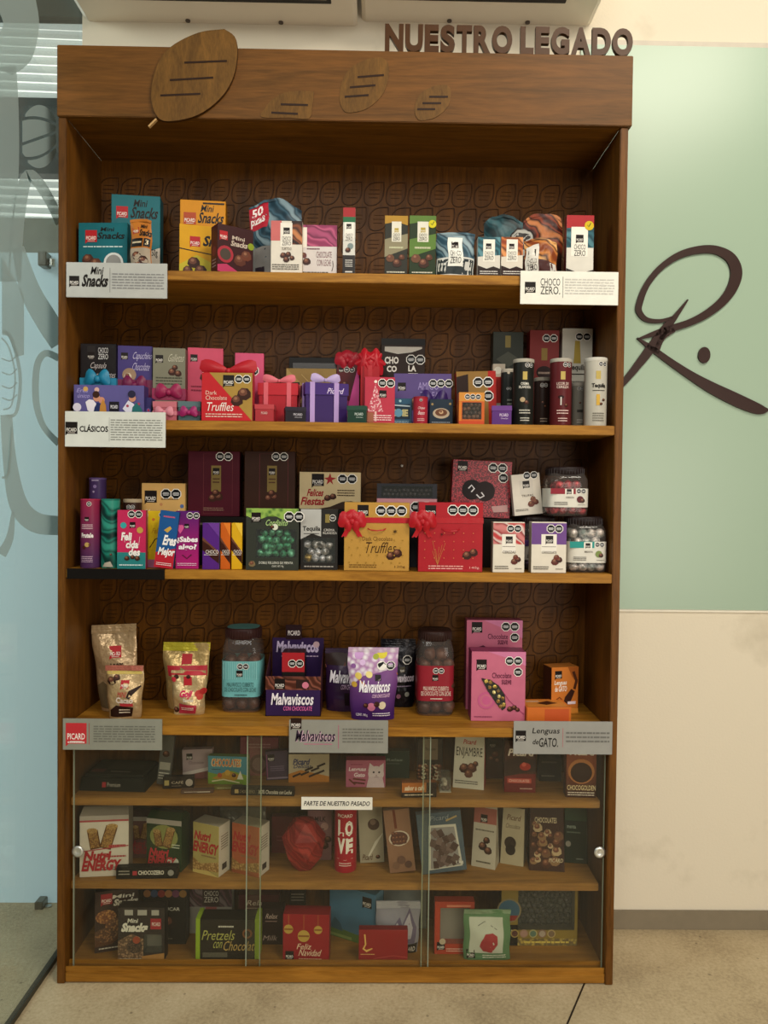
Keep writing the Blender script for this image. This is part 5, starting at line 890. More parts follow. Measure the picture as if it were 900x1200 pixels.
pd = lambda: [('p', [(.3, 1), (1, 1), (1, .8), (.7, .9)], 'cc7aa0'), ('L', .09, .74, .19), ('o', .7, .87, .075, 2), ('o', .86, .71, .075, 1), t(.38, .62, .74, .7, 'Chocolate', '5a1c38', 0, .01), t(.56, .53, .74, .6, 'suave', '5a1c38', 0, .01)]
box_item('window_box', 'pink chocolate carton standing behind and above the other pink one', 'chocolate carton', 546, 612, 727, .15, 4, .04, 'c46a84', pd()[:1]+[('L', .09, .86, .19), ('o', .7, .93, .075, 2), ('o', .86, .81, .075, 1), t(.38, .79, .74, .85, 'Chocolate', '5a1c38', 0, .01), t(.56, .73, .74, .78, 'suave', '5a1c38', 0, .01), ('p', [(.12, .68), (.3, .72), (.5, .64), (.12, .6)], '4a1c30')], PKG, side='93495e')
def pinkwin(w, h):
    b = carton(w, h, .055, 'c46a84', pd()+[('c', .28, .3, .16, 'c25c88'), ('c', .28, .3, .12, 'c46a84'), ('c', .28, .3, .08, 'c25c88'), ('s', [(.2, .62), (.5, .52), (.7, .3), (.98, .1)], .012, '9a3c64'), ('b', .72, .18, .06), ('b', .8, .2, .055), ('b', .86, .17, .045), ('g', .06, .05, .4, .08, 1, '7a2c4c'),
        ('p', [(.18, .62), (.34, .6), (.5, .52), (.62, .38), (.64, .2), (.58, .16), (.46, .26), (.3, .44)], '1a1210')], side='7a2c4c')
    s = MB(); rr = random.Random(3)
    for (u, v) in ((.27, .575), (.35, .56), (.34, .49), (.43, .5), (.42, .42), (.5, .44), (.52, .36), (.58, .33), (.5, .29), (.6, .24), (.55, .22)):
        s.ball((-w/2+u*w, -.0005, v*h), .0062, rr.choice(['candy:7a5a10:f0d060', 'candy:8a6a18:fff0a0', 'candy:4a3010:c09030']), 2, .14, (1, .35, 1))
    f = MB(); f.add([(-w/2+u*w, -.0032, v*h) for u, v in [(.18, .62), (.34, .6), (.5, .52), (.62, .38), (.64, .2), (.58, .16), (.46, .26), (.3, .44)]], [tuple(range(8))], 'glass:f4f4f4:0.03:0.1')
    return [('carton', b), ('sweets', s), ('window_film', f)]
parts_item('window_box', 'front pink chocolate carton with curved window of gold foil sweets', 'chocolate carton', 552, 616, 764, .055, 4, pinkwin, PKG)
box_item('chocolate_carton', 'orange Lenguas de Gato carton near the right cabinet side', 'chocolate carton', 645, 679, 782, .12, 4, .045, 'c87630', [('L', .12, .76, .26), ('p', [(.6, 1), (.75, .8), (1, .6), (1, 1)], '9a5420'), t(.1, .6, .55, .72, 'Lenguas', 'f0e8dc', .1, .02), t(.12, .48, .56, .6, 'de GATO', 'f0e8dc', .05, .02), ('s', [(.45, .12), (.62, .32), (.8, .5)], [.12, .26, .16], '3a2018'), ('s', [(.8, .9), (.92, .7), (.85, .52)], .1, '4a2818'), ('s', [(.15, .3), (.3, .36), (.4, .3)], .03, '6a3418'), ('r', .6, .2, .9, .26, 'e8d8e0'), ('p', [(0, 0), (1, 0), (1, .1), (0, .16)], 'd8903c')], 'orange Lenguas de Gato cartons', rot=14, side='4a2c1c', top='a8682c')
def flat(col, d, deco_top=(), deco_front=(), hh=None):
    def f(w, h):
        b = carton(w, h, d, col, deco_front); b.deco(lambda U, V, o: (-w/2+U, V, h+o), w, d, deco_top); return [('carton', b)]
    return f
parts_item('chocolate_carton', 'orange carton lying flat in front of the upright orange one', 'chocolate carton', 617, 670, 829.5, .045, 4, flat('d0702c', .075, [('r', .05, .1, .95, .9, 'd88a3c'), ('p', [(.3, .5), (.5, .3), (.8, .5), (.6, .75)], '4a2818'), ('g', .1, .6, .4, .8, 2, 'e8d8c0')], [('r', .4, .1, .95, .9, 'c4582c')]), 'orange Lenguas de Gato cartons', rot=3)
# ===== shelf 5 (behind the sliding glass)
G = 'older packages on the upper glazed shelf'
parts_item('gift_case', 'black flat presentation case lying at the far left behind glass', 'gift case', 92, 171, 913, .07, 5, lambda w, h: [('case', (lambda b: (b.hexa([(-w/2, 0, 0), (w/2, 0, 0), (w/2, .12, 0), (-w/2, .12, 0), (-w/2+.004, .004, h), (w/2-.004, .004, h), (w/2-.004, .116, h), (-w/2+.004, .116, h)], '1b1a17'), b.deco(lambda U, V, o: (-w/2+U, .004*V/h-o-.0003, V), w, h, [('r', .34, .3, .4, .7, 'a8323a'), t(.42, .35, .62, .68, 'Premium', 'b8b0a4', 0, 0)]), b)[-1])(MB())),
    ('lid', (lambda b: (b.box(-w/2+.008, w/2-.008, .01, .11, h, h+.006, '24231f', .002), b.deco(lambda U, V, o: (-w/2+U, V+.01, h+.0062+o), w, .1, [('r', .3, .35, .85, .85, '35332d'), ('r', .1, .15, .3, .35, '5a2a28'), ('g', .4, .14, .7, .26, 1, '7a7468')]), b)[-1])(MB()))], G, rot=-3)
box_item('chocolate_bar', 'slim grey chocolate stick box leaning beside the first grey sign', 'chocolate bar', 183, 199, 862, .11, 5, .012, '5c5a56', [('b', .5, .62, .3), ('r', .1, .3, .9, .45, 'a8a49a'), ('g', .1, .1, .9, .26, 3, 'd0ccc0')], G, tilt=6)
box_item('chocolate_carton', 'pale mauve carton with dark maker square behind the dark bar', 'chocolate carton', 214, 250, 879, .15, 5, .02, 'a89496', [('L', .14, .66, .2), t(.2, .5, .7, .6, 'Chocolate', '6a5458', .2, 0), ('p', [(0, 0), (1, 0), (1, .3), (0, .12)], '7a4a48'), ('p', [(0, .1), (.9, .28), (.9, .4), (0, .22)], 'd0c4c0')], G, tilt=-2)
parts_item('chocolate_bar', 'dark brown café bar box lying on its long edge behind glass', 'chocolate bar', 191, 227, 911, .09, 5, lambda w, h: [('carton', carton(w, h, .018, '2c2420', [('r', .05, .3, .2, .75, 'a89860'), t(.28, .42, .66, .7, 'CAFÉ', 'c8b8a0', 0, 0), ('c', .85, .5, .12, 'b0a498'), ('g', .28, .18, .6, .3, 1, '8a7a68')]))], G, rot=6)
box_item('chocolate_carton', 'brightly illustrated Chocolates carton with green side', 'chocolate carton', 243, 291, 887, .115, 5, .02, '4e8a9a', [('p', [(0, 0), (1, 0), (1, .34), (.6, .5), (.3, .34), (0, .42)], '7a9a3a'), ('p', [(.1, .2), (.6, .1), (.9, .3), (.5, .5)], 'b88a2c'), t(.08, .62, .84, .92, 'CHOCOLATES', 'e8d8a0', .08, .05), t(.1, .64, .82, .9, 'CHOCOLATES', 'c8682c', .08, .02), ('c', .5, .42, .07, 'c8a040'), ('c', .3, .32, .06, 'b85a30'), ('b', .66, .34, .06), ('p', [(.74, .2), (.9, .2), (.82, .5)], 'e0dcc8'), ('s', [(.1, .1), (.4, .18), (.8, .08)], .03, 'e0d8b0'), ('g', .1, .5, .34, .56, 1, '2a3a4a')], G, rot=-7, tilt=-1, side='6a8a4a')
box_item('chocolate_carton', 'pink carton behind the Chocolates carton', 'chocolate carton', 281, 326, 864, .175, 5, .02, '84404c', [('c', .5, .3, .26, '5a3034'), ('c', .5, .3, .18, '7a5a5c'), ('g', .2, .7, .8, .85, 2, 'a8707a')], G)
box_item('chocolate_carton', 'dark violet carton tilted beside the cream and orange carton', 'chocolate carton', 312, 339, 881, .145, 5, .016, '46384c', [('L', .1, .66, .3), ('g', .2, .3, .8, .5, 3, '7a6a80'), ('r', .04, .04, .96, .1, '8a7a90'), ('r', .04, .1, .08, .9, '8a4a70')], G, tilt=-3, rot=3)
box_item('chocolate_carton', 'cream and orange carton printed with dark chocolate sticks', 'chocolate carton', 338, 386, 884, .135, 5, .02, 'b8a98c', [('p', [(0, .0), (1, 0), (1, .2), (.3, .44), (0, .3)], 'b87830'), t(.1, .62, .5, .84, 'Picard', '4a4a68', .2, .04), t(.12, .5, .55, .64, 'Delicias', '4a4a68', .2, .02)]+[('s', [(a, b_), (a+.2, b_+.12)], .05, '33221c') for a, b_ in ((.1, .2), (.3, .26), (.5, .2), (.55, .4), (.68, .3), (.7, .55), (.4, .42))], G, rot=3, side='8a8478')
box_item('chocolate_carton', 'pink Lenguas de Gato carton with a white cat', 'chocolate carton', 405, 452, 891, .105, 5, .03, 'b0607a',
    [t(.12, .78, .42, .9, 'La Suiza', '8a2c50', .2, .02) if False else ('g', .12, .8, .42, .88, 1, '8a2c50'), t(.07, .56, .5, .74, 'Lenguas', 'f0dce4', .1, .03), t(.2, .38, .48, .54, 'Gato', 'f0dce4', .1, .03), ('s', [(.08, .3), (.24, .1)], .04, '6a3424'), ('s', [(.18, .32), (.5, .26)], .04, '6a3424'), ('s', [(.2, .18), (.48, .14)], .04, '5a2a1c'),
     ('c', .76, .5, .2, 'd8c8cc'), ('p', [(.56, .6), (.6, .9), (.7, .78)], 'd8c8cc'), ('p', [(.84, .78), (.95, .9), (.95, .6)], 'd8c8cc'), ('p', [(.52, 0), (.58, .4), (.92, .4), (.98, 0)], 'd0bcc2'), ('c', .7, .56, .025, '2a2226'), ('c', .84, .56, .025, '2a2226'), ('p', [(.75, .46), (.79, .46), (.77, .42)], '8a4a58'), ('s', [(.72, .37), (.77, .4), (.82, .37)], .01, '6a4a50')], G, side='a82c60', rot=1)
box_item('chocolate_carton', 'dark green carton with faint script behind the pink cat carton', 'chocolate carton', 441, 480, 880, .165, 5, .02, '26362e', [t(.3, .62, .8, .72, 'Relax', '7a8a80', .2, .01), ('g', .3, .5, .7, .56, 1, '5a6a60')], G)
box_item('nut_box', 'clear fronted carton of dark and white sweets with a beige band', 'chocolate carton', 489, 519, 866, .15, 5, .025, '2a211c', [('r', .2, .5, .8, 1, '6c5c4a'), t(.3, .72, .7, .8, 'Nueces', '3a3028', .2)]+[('b', .1+.16*(i % 6)+.04*math.sin(i*4), .08+.09*(i//6)+.02*math.sin(i*3), .11+.02*math.sin(i*5), ['3a1f17', 'c8bca4', '4a2c20'][i % 3]) for i in range(24)], G)
def tray(w, h):
    b = MB(); b.box(-w/2, w/2, 0, .05, 0, .002, 'b8b0a0'); s = candies(-w*.42, w*.42, .004, .046, .002, h*.7, .006, ['choc:3a2018:6a4a38', 'choc:b8a890:d8d0c0'], seed=2)
    f = MB(); f.box(-w/2, w/2, 0, .05, 0.0005, h, 'glass:f0f0f0:0.08:0.1'); return [('tray', b), ('sweets', s), ('clear_wrap', f)]
parts_item('sweet_tray', 'small clear wrapped heap of sweets right of the copper bar', 'sweet tray', 515, 529, 911, .075, 5, tray, G)
parts_item('chocolate_bar', 'copper and black coffee bar reading Sabor a Café', 'chocolate bar', 470.5, 512, 917.5, .045, 5, lambda w, h: [('carton', carton(w, h, .02, '241813', [('r', 0, .35, .7, 1, 'a8622c'), t(.08, .48, .64, .82, 'sabor a café', 'e8dcc8', .1, .02), ('g', .08, .1, .9, .28, 1, 'c8b8a0')], top='7a4a2c'))], G, rot=3)
def gable(col, deco, side, d=.045):
    def f(w, h):
        hb = h*.8; b = MB(); p = [(-w/2, 0, 0), (w/2, 0, 0), (w/2, d, 0), (-w/2, d, 0), (-w/2+.002, d*.46, h), (w/2-.002, d*.46, h), (w/2-.002, d*.54, h), (-w/2+.002, d*.54, h)]
        b.add(p, [(3, 2, 1, 0), (2, 3, 7, 6), (1, 2, 6, 5), (3, 0, 4, 7), (4, 5, 6, 7)], side); b.add(p, [(0, 1, 5, 4)], col)
        L_ = math.hypot(h, d*.46)
        b.deco(lambda U, V, o: (-w/2+U*(1-.06*V/h)+.03*w*V/h, d*.46*V/h-o, V), w, h, deco)
        b.deco(lambda U, V, o: (w/2+o-.001*V/h, U, V), d, h, [('g', .25, .15, .75, .4, 5, '7a7468')])
        return [('carton', b)]
    return f
parts_item('gable_box', 'white Enjambre gable box with bright red side', 'chocolate carton', 531, 567, 866, .1, 5, gable('c2bdae', [t(.28, .84, .7, .93, 'Picard', 'a8403c', .2, .02), t(.06, .56, .94, .78, 'ENJAMBRE', '211a18', 0, .0), ('b', .35, .38, .18, '3a2018'), ('b', .6, .4, .18, '4a2820'), ('b', .5, .28, .15, '5a3428'), ('b', .72, .48, .1, '3a1c18'), ('g', .06, .08, .8, .16, 2, '4a4440')], 'a82430', .05), G, rot=-14)
box_item('chocolate_carton', 'dark brown carton printed with chocolates behind the Enjambre box', 'chocolate carton', 570, 590, 866, .165, 5, .03, '3a201a', [('L', .15, .78, .4), ('b', .3, .5, .22), ('b', .65, .45, .22), ('b', .5, .62, .2, '6a2c20')], G)
box_item('chocolate_carton', 'brown and red carton with a shiny red sweet printed on it', 'chocolate carton', 591, 628, 868, .08, 5, .03, '40211a', [('r', 0, 0, 1, .36, '6a1c1c'), ('p', [(0, .3), (1, .42), (1, .62), (.5, .7), (0, .6)], '2c1814'), t(.1, .7, .9, .84, 'Picard', 'd8ccc0', .25, .03), ('c', .66, .5, .18, '9a2820', .7), ('c', .62, .54, .07, 'c85a4a'), ('r', .1, .18, .86, .27, 'b8463c'), t(.15, .2, .8, .25, 'CHOCOLATES', 'e8d0c0', 0, 0), ('g', .5, .05, .9, .1, 1, 'c8a898')], G, rot=-3)
box_item('chocolate_carton', 'plain charcoal carton behind the sign reading Lenguas de Gato', 'chocolate carton', 632, 658, 866, .15, 5, .03, '22201d', [('g', .1, .4, .8, .5, 1, '5a5448'), ('c', .5, .66, .25, '2e2a26'), ('g', .1, .1, .7, .16, 1, '8a8478')], G, rot=-2)
box_item('chocolate_carton', 'Chocogolden carton with a glowing dark chocolate disc, far right', 'chocolate carton', 663.5, 699, 868, .05, 5, .03, 'grad:3a1a12:8a4428:.13', [('c', .5, .46, .44, 'a86c3c', .95), ('c', .5, .44, .36, '2e1812', .95), t(.1, .74, .9, .87, 'Picard', 'e0d4c8', .25, .04), t(.04, .13, .98, .22, 'CHOCOGOLDEN', 'd8c49a', 0, .01), ('g', .06, .03, .95, .11, 2, 'd8ccc0')], G, rot=-3)
parts_item('chocolate_bar', 'long thin black milk chocolate bar box lying flat at the front edge', 'chocolate bar', 270, 345, 923.5, .05, 5, lambda w, h: [('carton', carton(w, h, .016, '1f1a17', [('r', .06, .25, .12, .75, 'a89060'), t(.14, .3, .38, .7, 'CHOCOZERO', '8a7a60', 0, 0), t(.44, .25, .96, .75, '100% Chocolate con Leche', 'd8d0c0', .1, 0)]))], G, rot=-2)
parts_item('chocolate_bar', 'flat brown striped bar lying in front of the mauve carton', 'chocolate bar', 212, 250, 926, .06, 5, lambda w, h: [('carton', carton(w, h, .016, '5a4438', [('g', .1, .3, .5, .7, 1, 'c8b8a8'), ('r', .5, .3, .9, .6, 'b0a494')]))], G, rot=5)
parts_item('chocolate_bar', 'flat olive bar lying between the brown striped bar and long black bar', 'chocolate bar', 251, 284, 920, .085, 5, lambda w, h: [('carton', carton(w, h*.7, .014, '6a6434', [('g', .1, .3, .8, .7, 1, 'b8b088')]))], G, rot=4)
# ===== shelf 6
G = 'older packages on the middle glazed shelf'
def bars(cx, cy, s=1.0): return [('s', [(cx-.13, cy-.2), (cx-.2, cy+.1)], .22*s, '5c3a1c'), ('s', [(cx-.14, cy-.18), (cx-.2, cy+.09)], .18*s, 'mot:c09650:6a4420:420'), ('s', [(cx+.06, cy-.2), (cx+.2, cy+.16)], .24*s, '5c3a1c'), ('s', [(cx+.07, cy-.18), (cx+.19, cy+.14)], .2*s, 'mot:c89c56:74502a:420'), ('c', cx-.205, cy+.1, .11, 'mot:d8b878:8a6434:500', .5), ('c', cx+.205, cy+.16, .12, 'mot:d8b878:8a6434:500', .5)]
def energy(col, red, deco=(), side=None, d=.05, tab=True):
    def f(w, h):
        b = carton(w, h*.9, d, col, [('r', 0, .9, 1, 1, 'a8a098')]+list(deco)+[t(.08, .27, .62, .43, 'Nutri', red, .2, .05), t(.04, .1, .82, .28, 'ENERGY', red, .2, .05)], side)
        c = MB(); c.hexa([(-w/2, 0, h*.9), (w/2, 0, h*.9), (w/2, d, h*.9), (-w/2, d, h*.9), (-w*.46, d*.35, h), (w*.46, d*.35, h), (w*.46, d*.65, h), (-w*.46, d*.65, h)], side or col)
        return [('carton', b), ('top_flap', c)]
    return f
NG = 'Nutri Energy cartons on the middle glazed shelf'
parts_item('cereal_bar_box', 'white Nutri Energy carton with red lettering and two bars, far left', 'cereal bar box', 94, 150, 948, .055, 6, energy('cfc6ba', 'a82830', [('r', 0, .9, 1, .93, 'a84a50')]+bars(.46, .66)+[('g', .6, .45, .95, .55, 1, 'a83840'), ('s', [(0, .42), (1, .5)], .02, 'a8404a'), ('g', .5, .3, .95, .36, 1, 'a83840'), ('g', .45, .1, .8, .17, 2, '6a5a58')], '8a8074', .05), NG, rot=6)
parts_item('cereal_bar_box', 'dusky pink Nutri Energy carton behind between white and green ones', 'cereal bar box', 149, 182, 952, .145, 6, energy('6a4442', '9a3038', bars(.5, .66), '4a302e', .04), NG)
parts_item('cereal_bar_box', 'green Nutri Energy carton with two bars pictured on it', 'cereal bar box', 170, 214, 954, .085, 6, energy('2b3c24', 'b8383c', [('c', .5, .66, .4, '8a8c50', .8)]+bars(.5, .66)+[('c', .7, .2, .09, 'c8c8b8'), ('c', .84, .2, .09, 'c8c8b8'), ('g', .74, .45, .96, .55, 2, 'c8ccb8')], '26361f', .045), NG, rot=-12)
def cornerbox(col, col2, label, x0, x1, yt, Y):
    parts_item('cereal_bar_box', label, 'cereal bar box', x0, x1, yt, Y, 6, lambda w, h: [('carton', carton(w, h, .045, col, [('p', [(0, .2), (1, .0), (1, 0), (0, 0)], col2), ('p', [(0, .3), (.3, .2), (1, .3), (1, .1), (0, .06)], 'mot:c8a468:8a6434:200'), t(.04, .66, .66, .84, 'Nutri', 'a8302c', .2, .05), t(.0, .42, .96, .64, 'ENERGY', 'a8302c', .15, .05), ('g', .34, .34, .9, .4, 1, '8a6a4a')], 'c8c0b4', [('g', .2, .5, .8, .8, 6, '6a5a50'), ('r', .3, .1, .7, .22, '3a3230')], top='9c9484'))], NG, rot=-24)
cornerbox('a8985c', 'c8b068', 'olive beige Nutri Energy carton turned to show its white side', 224, 258, 966, .066)
cornerbox('a85c3c', '9a5434', 'reddish brown Nutri Energy carton turned to show its white side', 270, 305, 967, .066)
parts_item('foil_bag', 'grey foil bag lying behind the brown Nutri Energy carton', 'sweet bag', 258, 312, 946, .16, 6, lambda w, h: pouch(w, h, .014, 'foil:5c5850', []), G)
parts_item('chocolate_bar', 'black Chocozero bar box lying in front of the green carton', 'chocolate bar', 136, 208, 1016.5, .045, 6, lambda w, h: [('carton', carton(w, h, .02, '191613', [('g', .04, .3, .22, .8, 2, '9a9488'), ('r', .27, .32, .34, .68, 'a8323a'), t(.36, .35, .78, .72, 'CHOCOZERO', 'd8d2c4', 0, .03), ('c', .89, .5, .05, '8c8a84')]))], G, rot=2)
def gem(w, h):
    b = MB(); r = w/2; bm = bmesh.new(); bmesh.ops.create_icosphere(bm, subdivisions=1, radius=1)
    bm.free(); n = 6; vs = []; 
    for z, q, o in ((0, .45, 0), (h*.26, .86, .5), (h*.62, .98, 0), (h*.94, .5, .5)):
        for i in range(n): a = 6.2832*(i+o)/n+.2; vs.append((r*q*math.cos(a), r+r*q*.85*math.sin(a), z))
    vs.append((0, r, h)); fs = [tuple(range(n))[::-1]]
    for k in range(3):
        for i in range(n):
            a, c = k*n+i, k*n+(i+1) % n; d_, e = (k+1)*n+i, (k+1)*n+(i+1) % n
            fs += [(a, c, d_), (c, e, d_)] if k % 2 == 0 else [(a, c, e), (a, e, d_)]
    fs += [(3*n+i, 3*n+(i+1) % n, 4*n) for i in range(n)]
    b.add(vs, fs, 'swirl:7c1c1e:942c2a:6a1618:9c3430'); 
    return [('gem_box', b)]
parts_item('faceted_box', 'red faceted gem shaped box covered in swirling print', 'gift box', 326, 381, 968, .05, 6, gem, G)
box_item('chocolate_carton', 'plain dusky red carton behind the red faceted box', 'chocolate carton', 318, 349, 957, .175, 6, .02, '6c2c30', [('g', .2, .3, .8, .5, 2, '8a4448')], G)
box_item('chocolate_carton', 'pinkish milk chocolate carton between red faceted box and LOVE can', 'chocolate carton', 360, 389, 950, .14, 6, .02, '8c6468', [t(.3, .78, .75, .88, 'MILK', '3a2426', 0, .02), ('c', .7, .68, .16, 'b89088'), ('b', .7, .3, .2), ('b', .85, .42, .16), ('g', .2, .6, .7, .66, 1, '5a3a3c')], G)
can_item('red can with big white LOVE letters behind the glass', 391, 418, 948, .075, 'a81c2e', [t(.26, .86, .72, .91, 'PICARD', 'e8d8d0', 0, .02), t(.27, .57, .46, .82, 'L', 'f0e8e0', 0, .05), t(.49, .57, .74, .81, 'O', 'f0e8e0', 0, .06), t(.26, .3, .5, .54, 'V', 'f0e8e0', 0, .06), t(.52, .3, .74, .54, 'E', 'f0e8e0', 0, .06), ('s', [(.26, .22), (.5, .2), (.74, .22)], .008, 'e8d8d0'), ('g', .32, .1, .68, .17, 2, 'e8c8c4')], '8a1824', 6, lidh=.003)
box_item('chocolate_carton', 'pale tall carton printed with a dark chocolate drop', 'chocolate carton', 422, 451, 944, .125, 6, .02, 'a8a08c', [('c', .62, .66, .24, '4a342c'), ('c', .6, .7, .12, '7a6458'), ('s', [(.35, .1), (.7, .35), (.98, .5)], [.06, .12, .02], 'd8d4c4'), t(.1, .05, .5, .15, 'Picard', '5a3a2c', .2, .01), ('b', .75, .1, .1)], G, tilt=-3)
box_item('chocolate_carton', 'brown tilted carton printed with a bowl of chocolates', 'chocolate carton', 457, 488, 950, .075, 6, .016, '8a6650', [('s', [(.4, 1), (.42, .7)], .1, '6a3424'), ('c', .5, .54, .4, 'c8b8a8', .75), ('c', .5, .54, .34, '5a3830', .75)]+[('b', .3+.13*(i % 4), .48+.07*(i//4), .1, '5c3c34') for i in range(10)]+[('c', .5, .2, .16, '6a4c40'), ('c', .75, .12, .14, '5a4038'), ('c', .28, .12, .14, '7a5a48')], G, tilt=-7, side='a8917a')
box_item('chocolate_box', 'large grey blue tilted carton showing a tray of chocolate cubes', 'chocolate box', 495, 548, 955, .07, 6, .02, '4c5a66', [('p', [(.26, .8), (.86, .78), (.92, .08), (.14, .06)], 'c0bcb0'), ('p', [(.3, .76), (.82, .74), (.87, .1), (.2, .08)], '8a8684')]+[('s', [(.27+.13*(i % 4)+.06*(i//4 % 2)+.02*math.sin(i*5), .14+.1*(i//4)+.015*math.sin(i*3)), (.39+.13*(i % 4)+.06*(i//4 % 2)+.02*math.sin(i*5), .14+.1*(i//4)+.06*math.sin(i*7))], .17, ['4a3834', '5c4a46', '6e5c58'][i*7 % 3]) for i in range(22)]+[t(.3, .88, .7, .96, 'Picard', '8a949c', .2, 0), t(.78, .12, .94, .18, '1 kg', 'e8e4dc', 0, .01), ('s', [(.65, .86), (.9, .92)], .04, 'a8946a')], G, tilt=-7, side='7a828a')
gd1 = [('r', 0, .7, 1, .95, '9c5a50'), ('L', .3, .72, .3), ('g', .1, .56, .9, .62, 1, '6a6458'), ('b', .45, .34, .2, '2c1c18'), ('b', .68, .28, .18, '3a241c'), ('b', .6, .44, .16, '33201a'), ('g', .2, .06, .8, .12, 1, '5a5448')]
parts_item('gable_box', 'white gable box with a pinkish top and dark maker square', 'chocolate carton', 553, 580, 947, .105, 6, gable('b8b0a0', gd1, 'b4ac9c', .045), 'gable boxes on the middle glazed shelf', rot=-22)
parts_item('gable_box', 'cream gable box printed with one round dark chocolate', 'chocolate carton', 587, 613, 951, .12, 6, gable('b0a48a', [t(.2, .78, .8, .88, 'Picard', '6a4a3a', .2, .01), t(.15, .64, .8, .72, 'Chocolate', '5a4434', .2, .0), ('c', .4, .38, .26, '33261f'), ('c', .42, .26, .22, '241a16')], 'a89c84', .045), 'gable boxes on the middle glazed shelf', rot=-20)
parts_item('nut_bag', 'dark peaked bag printed with assorted nuts and Chocolates lettering', 'sweet bag', 621, 662, 946, .09, 6, gable('3a221c', [('p', [(0, .84), (.96, .7), (.9, .92), (.4, 1), (.05, .97)], '33201a'), t(.14, .7, .8, .78, 'CHOCOLATES', 'c8b898', .0, .02)]+[('b', .12+.16*(i % 5)+.06*(i//5 % 2)+.05*math.sin(i*4.1), .14+.13*(i//5)+.03*math.sin(i*2.3), .12+.04*math.sin(i*3.7), ['8a6a4a', 'b09a78', '4a2c20', '6a4a34'][i*5 % 4]) for i in range(22)]+[t(.55, .14, .95, .2, 'PICARD', 'c8b898', .2)], '2a1814', .06), G, rot=-6)
parts_item('nut_bag', 'dark green and black peaked bag at the far right behind glass', 'sweet bag', 662, 689, 951, .13, 6, gable('1a2a20', [('r', 0, .76, 1, 1, '2a4a34'), t(.1, .62, .5, .68, 'menta', 'a8b8a8', 0), ('g', .1, .52, .7, .58, 1, '6a7a6c'), ('c', .16, .34, .12, 'a09c90'), ('g', .5, .06, .8, .1, 1, '8a9488')], '16241a', .05), G, rot=-8)
# ===== shelf 7
G = 'older packages on the bottom glazed shelf'
box_item('snack_carton', 'tall dark snack carton with cookie print turned aside, bottom left', 'snack carton', 113, 160, 1043, .075, 7, .04, '3a2a26', [('L', .14, .78, .26, '9a2c34'), t(.4, .86, .9, .92, 'Mini', 'd8d0c4', .2, .02), t(.42, .74, .98, .85, 'Snacks', 'd8d0c4', .25, .05), ('p', [(0, .35), (.5, .45), (1, .7), (1, .5), (.4, .12), (0, .1)], '5a3a28'), ('c', .26, .58, .24, 'mot:b8844a:6a3a20:200', .7), ('c', .5, .42, .26, 'mot:a87848:5a3420:200', .7), ('c', .26, .28, .26, 'mot:9a6c44:4a2c1c:200', .7), ('g', .1, .04, .7, .09, 1, 'c8c0b4')], G, rot=16, side='261c1a')
parts_item('snack_carton', 'small dark Mini Snacks carton with a clear window, bottom left', 'snack carton', 138, 193, 1064, .034, 7, lambda w, h: cutbox(w, h, .03, '332c2a', [('r', .14, .86, .32, .96, 'a8a49c'), ('r', .42, .86, .62, .96, 'a8a49c'), ('r', .72, .86, .88, .96, 'a8a49c'), ('r', .7, .6, .93, .8, '9a2c34'), t(.73, .66, .91, .73, 'PICARD', 'e8d8d0'), t(.2, .72, .42, .8, 'Mini', 'e0dcd0', .2, .02), t(.06, .55, .62, .72, 'Snacks', 'e0dcd0', .25, .06), ('p', [(0, 0), (.55, 0), (.55, .42), (.3, .52), (0, .38)], 'mot:a8886a:5a4434:200'), ('c', .36, .28, .17, 'mot:6a5244:2c2420:300', .9), ('c', .4, .4, .08, '9a4a34'), ('p', [(.52, 0), (1, 0), (1, .16), (.52, .1)], 'a87a44'), ('g', .04, .02, .5, .07, 1, 'd8d0c4')], (.56, .17, .94, .5), '8a8478', None, side='241e1c'), G, rot=0)
box_item('chocolate_carton', 'tall black sugar free truffle carton with colourful fruit band', 'chocolate carton', 168, 218, 1036, .1, 7, .035, '1c1a19', [('r', 0, .8, 1, 1, '2c2a30')]+[('c', .08+.17*i, .84, .09, c) for i, c in enumerate(('8a5a34', '3a4a68', '8a3430', '9c6a44', '6a3a58', '8a6434'))]+[t(.16, .66, .5, .72, 'TRUFAS', 'd8d4c8', 0, .01), t(.12, .56, .86, .63, 'SIN AZÚCAR', 'd8d4c8', 0, .01), ('b', .6, .36, .2, '241c1a'), ('g', .2, .08, .7, .12, 1, '6a6458')], G)
box_item('chocolate_carton', 'white bottomed Choco Zero carton behind the pretzel box', 'chocolate carton', 222, 272, 1036, .145, 7, .03, '9c9894', [('r', 0, .54, 1, 1, 'swirl:3c2a30:6a4a58:2a2028:7a6a70'), ('r', .3, .56, .7, .94, '37292c'), t(.34, .76, .68, .86, 'CHOCO', 'd8d0c8', 0, .0), t(.34, .63, .68, .74, 'ZERO', 'd8d0c8', 0, .0), ('r', .38, .44, .64, .54, 'a85a5c'), ('b', .36, .3, .14), ('r', .52, .2, .72, .42, '241c1c')], G)
def pretzel(w, h):
    b = carton(w, h, .045, '26221c', [('g', .35, .78, .6, .88, 1, 'c8c4b8'), t(.08, .5, .6, .74, 'Pretzels', 'a8a85a', .25, .0), t(.26, .3, .4, .46, 'con', 'a8a85a', .25, 0), t(.42, .24, .98, .48, 'Chocolate', 'b89a5a', .25, 0), ('c', .82, .66, .08, '7a4a2c'), ('c', .82, .66, .05, '26221c'), ('r', .1, .08, .5, .2, '5c584c')], side='1c1914')
    out = [('carton', b)]
    for s_ in (-1, 1):
        c = MB(); x = s_*(w/2-.003); c.box(x-.005, x+.005, -.0015, .0465, -.0, h+.003, '8aa428', .0008); out.append(('end_cap', c, None, 'lime green end cap'))
    return out
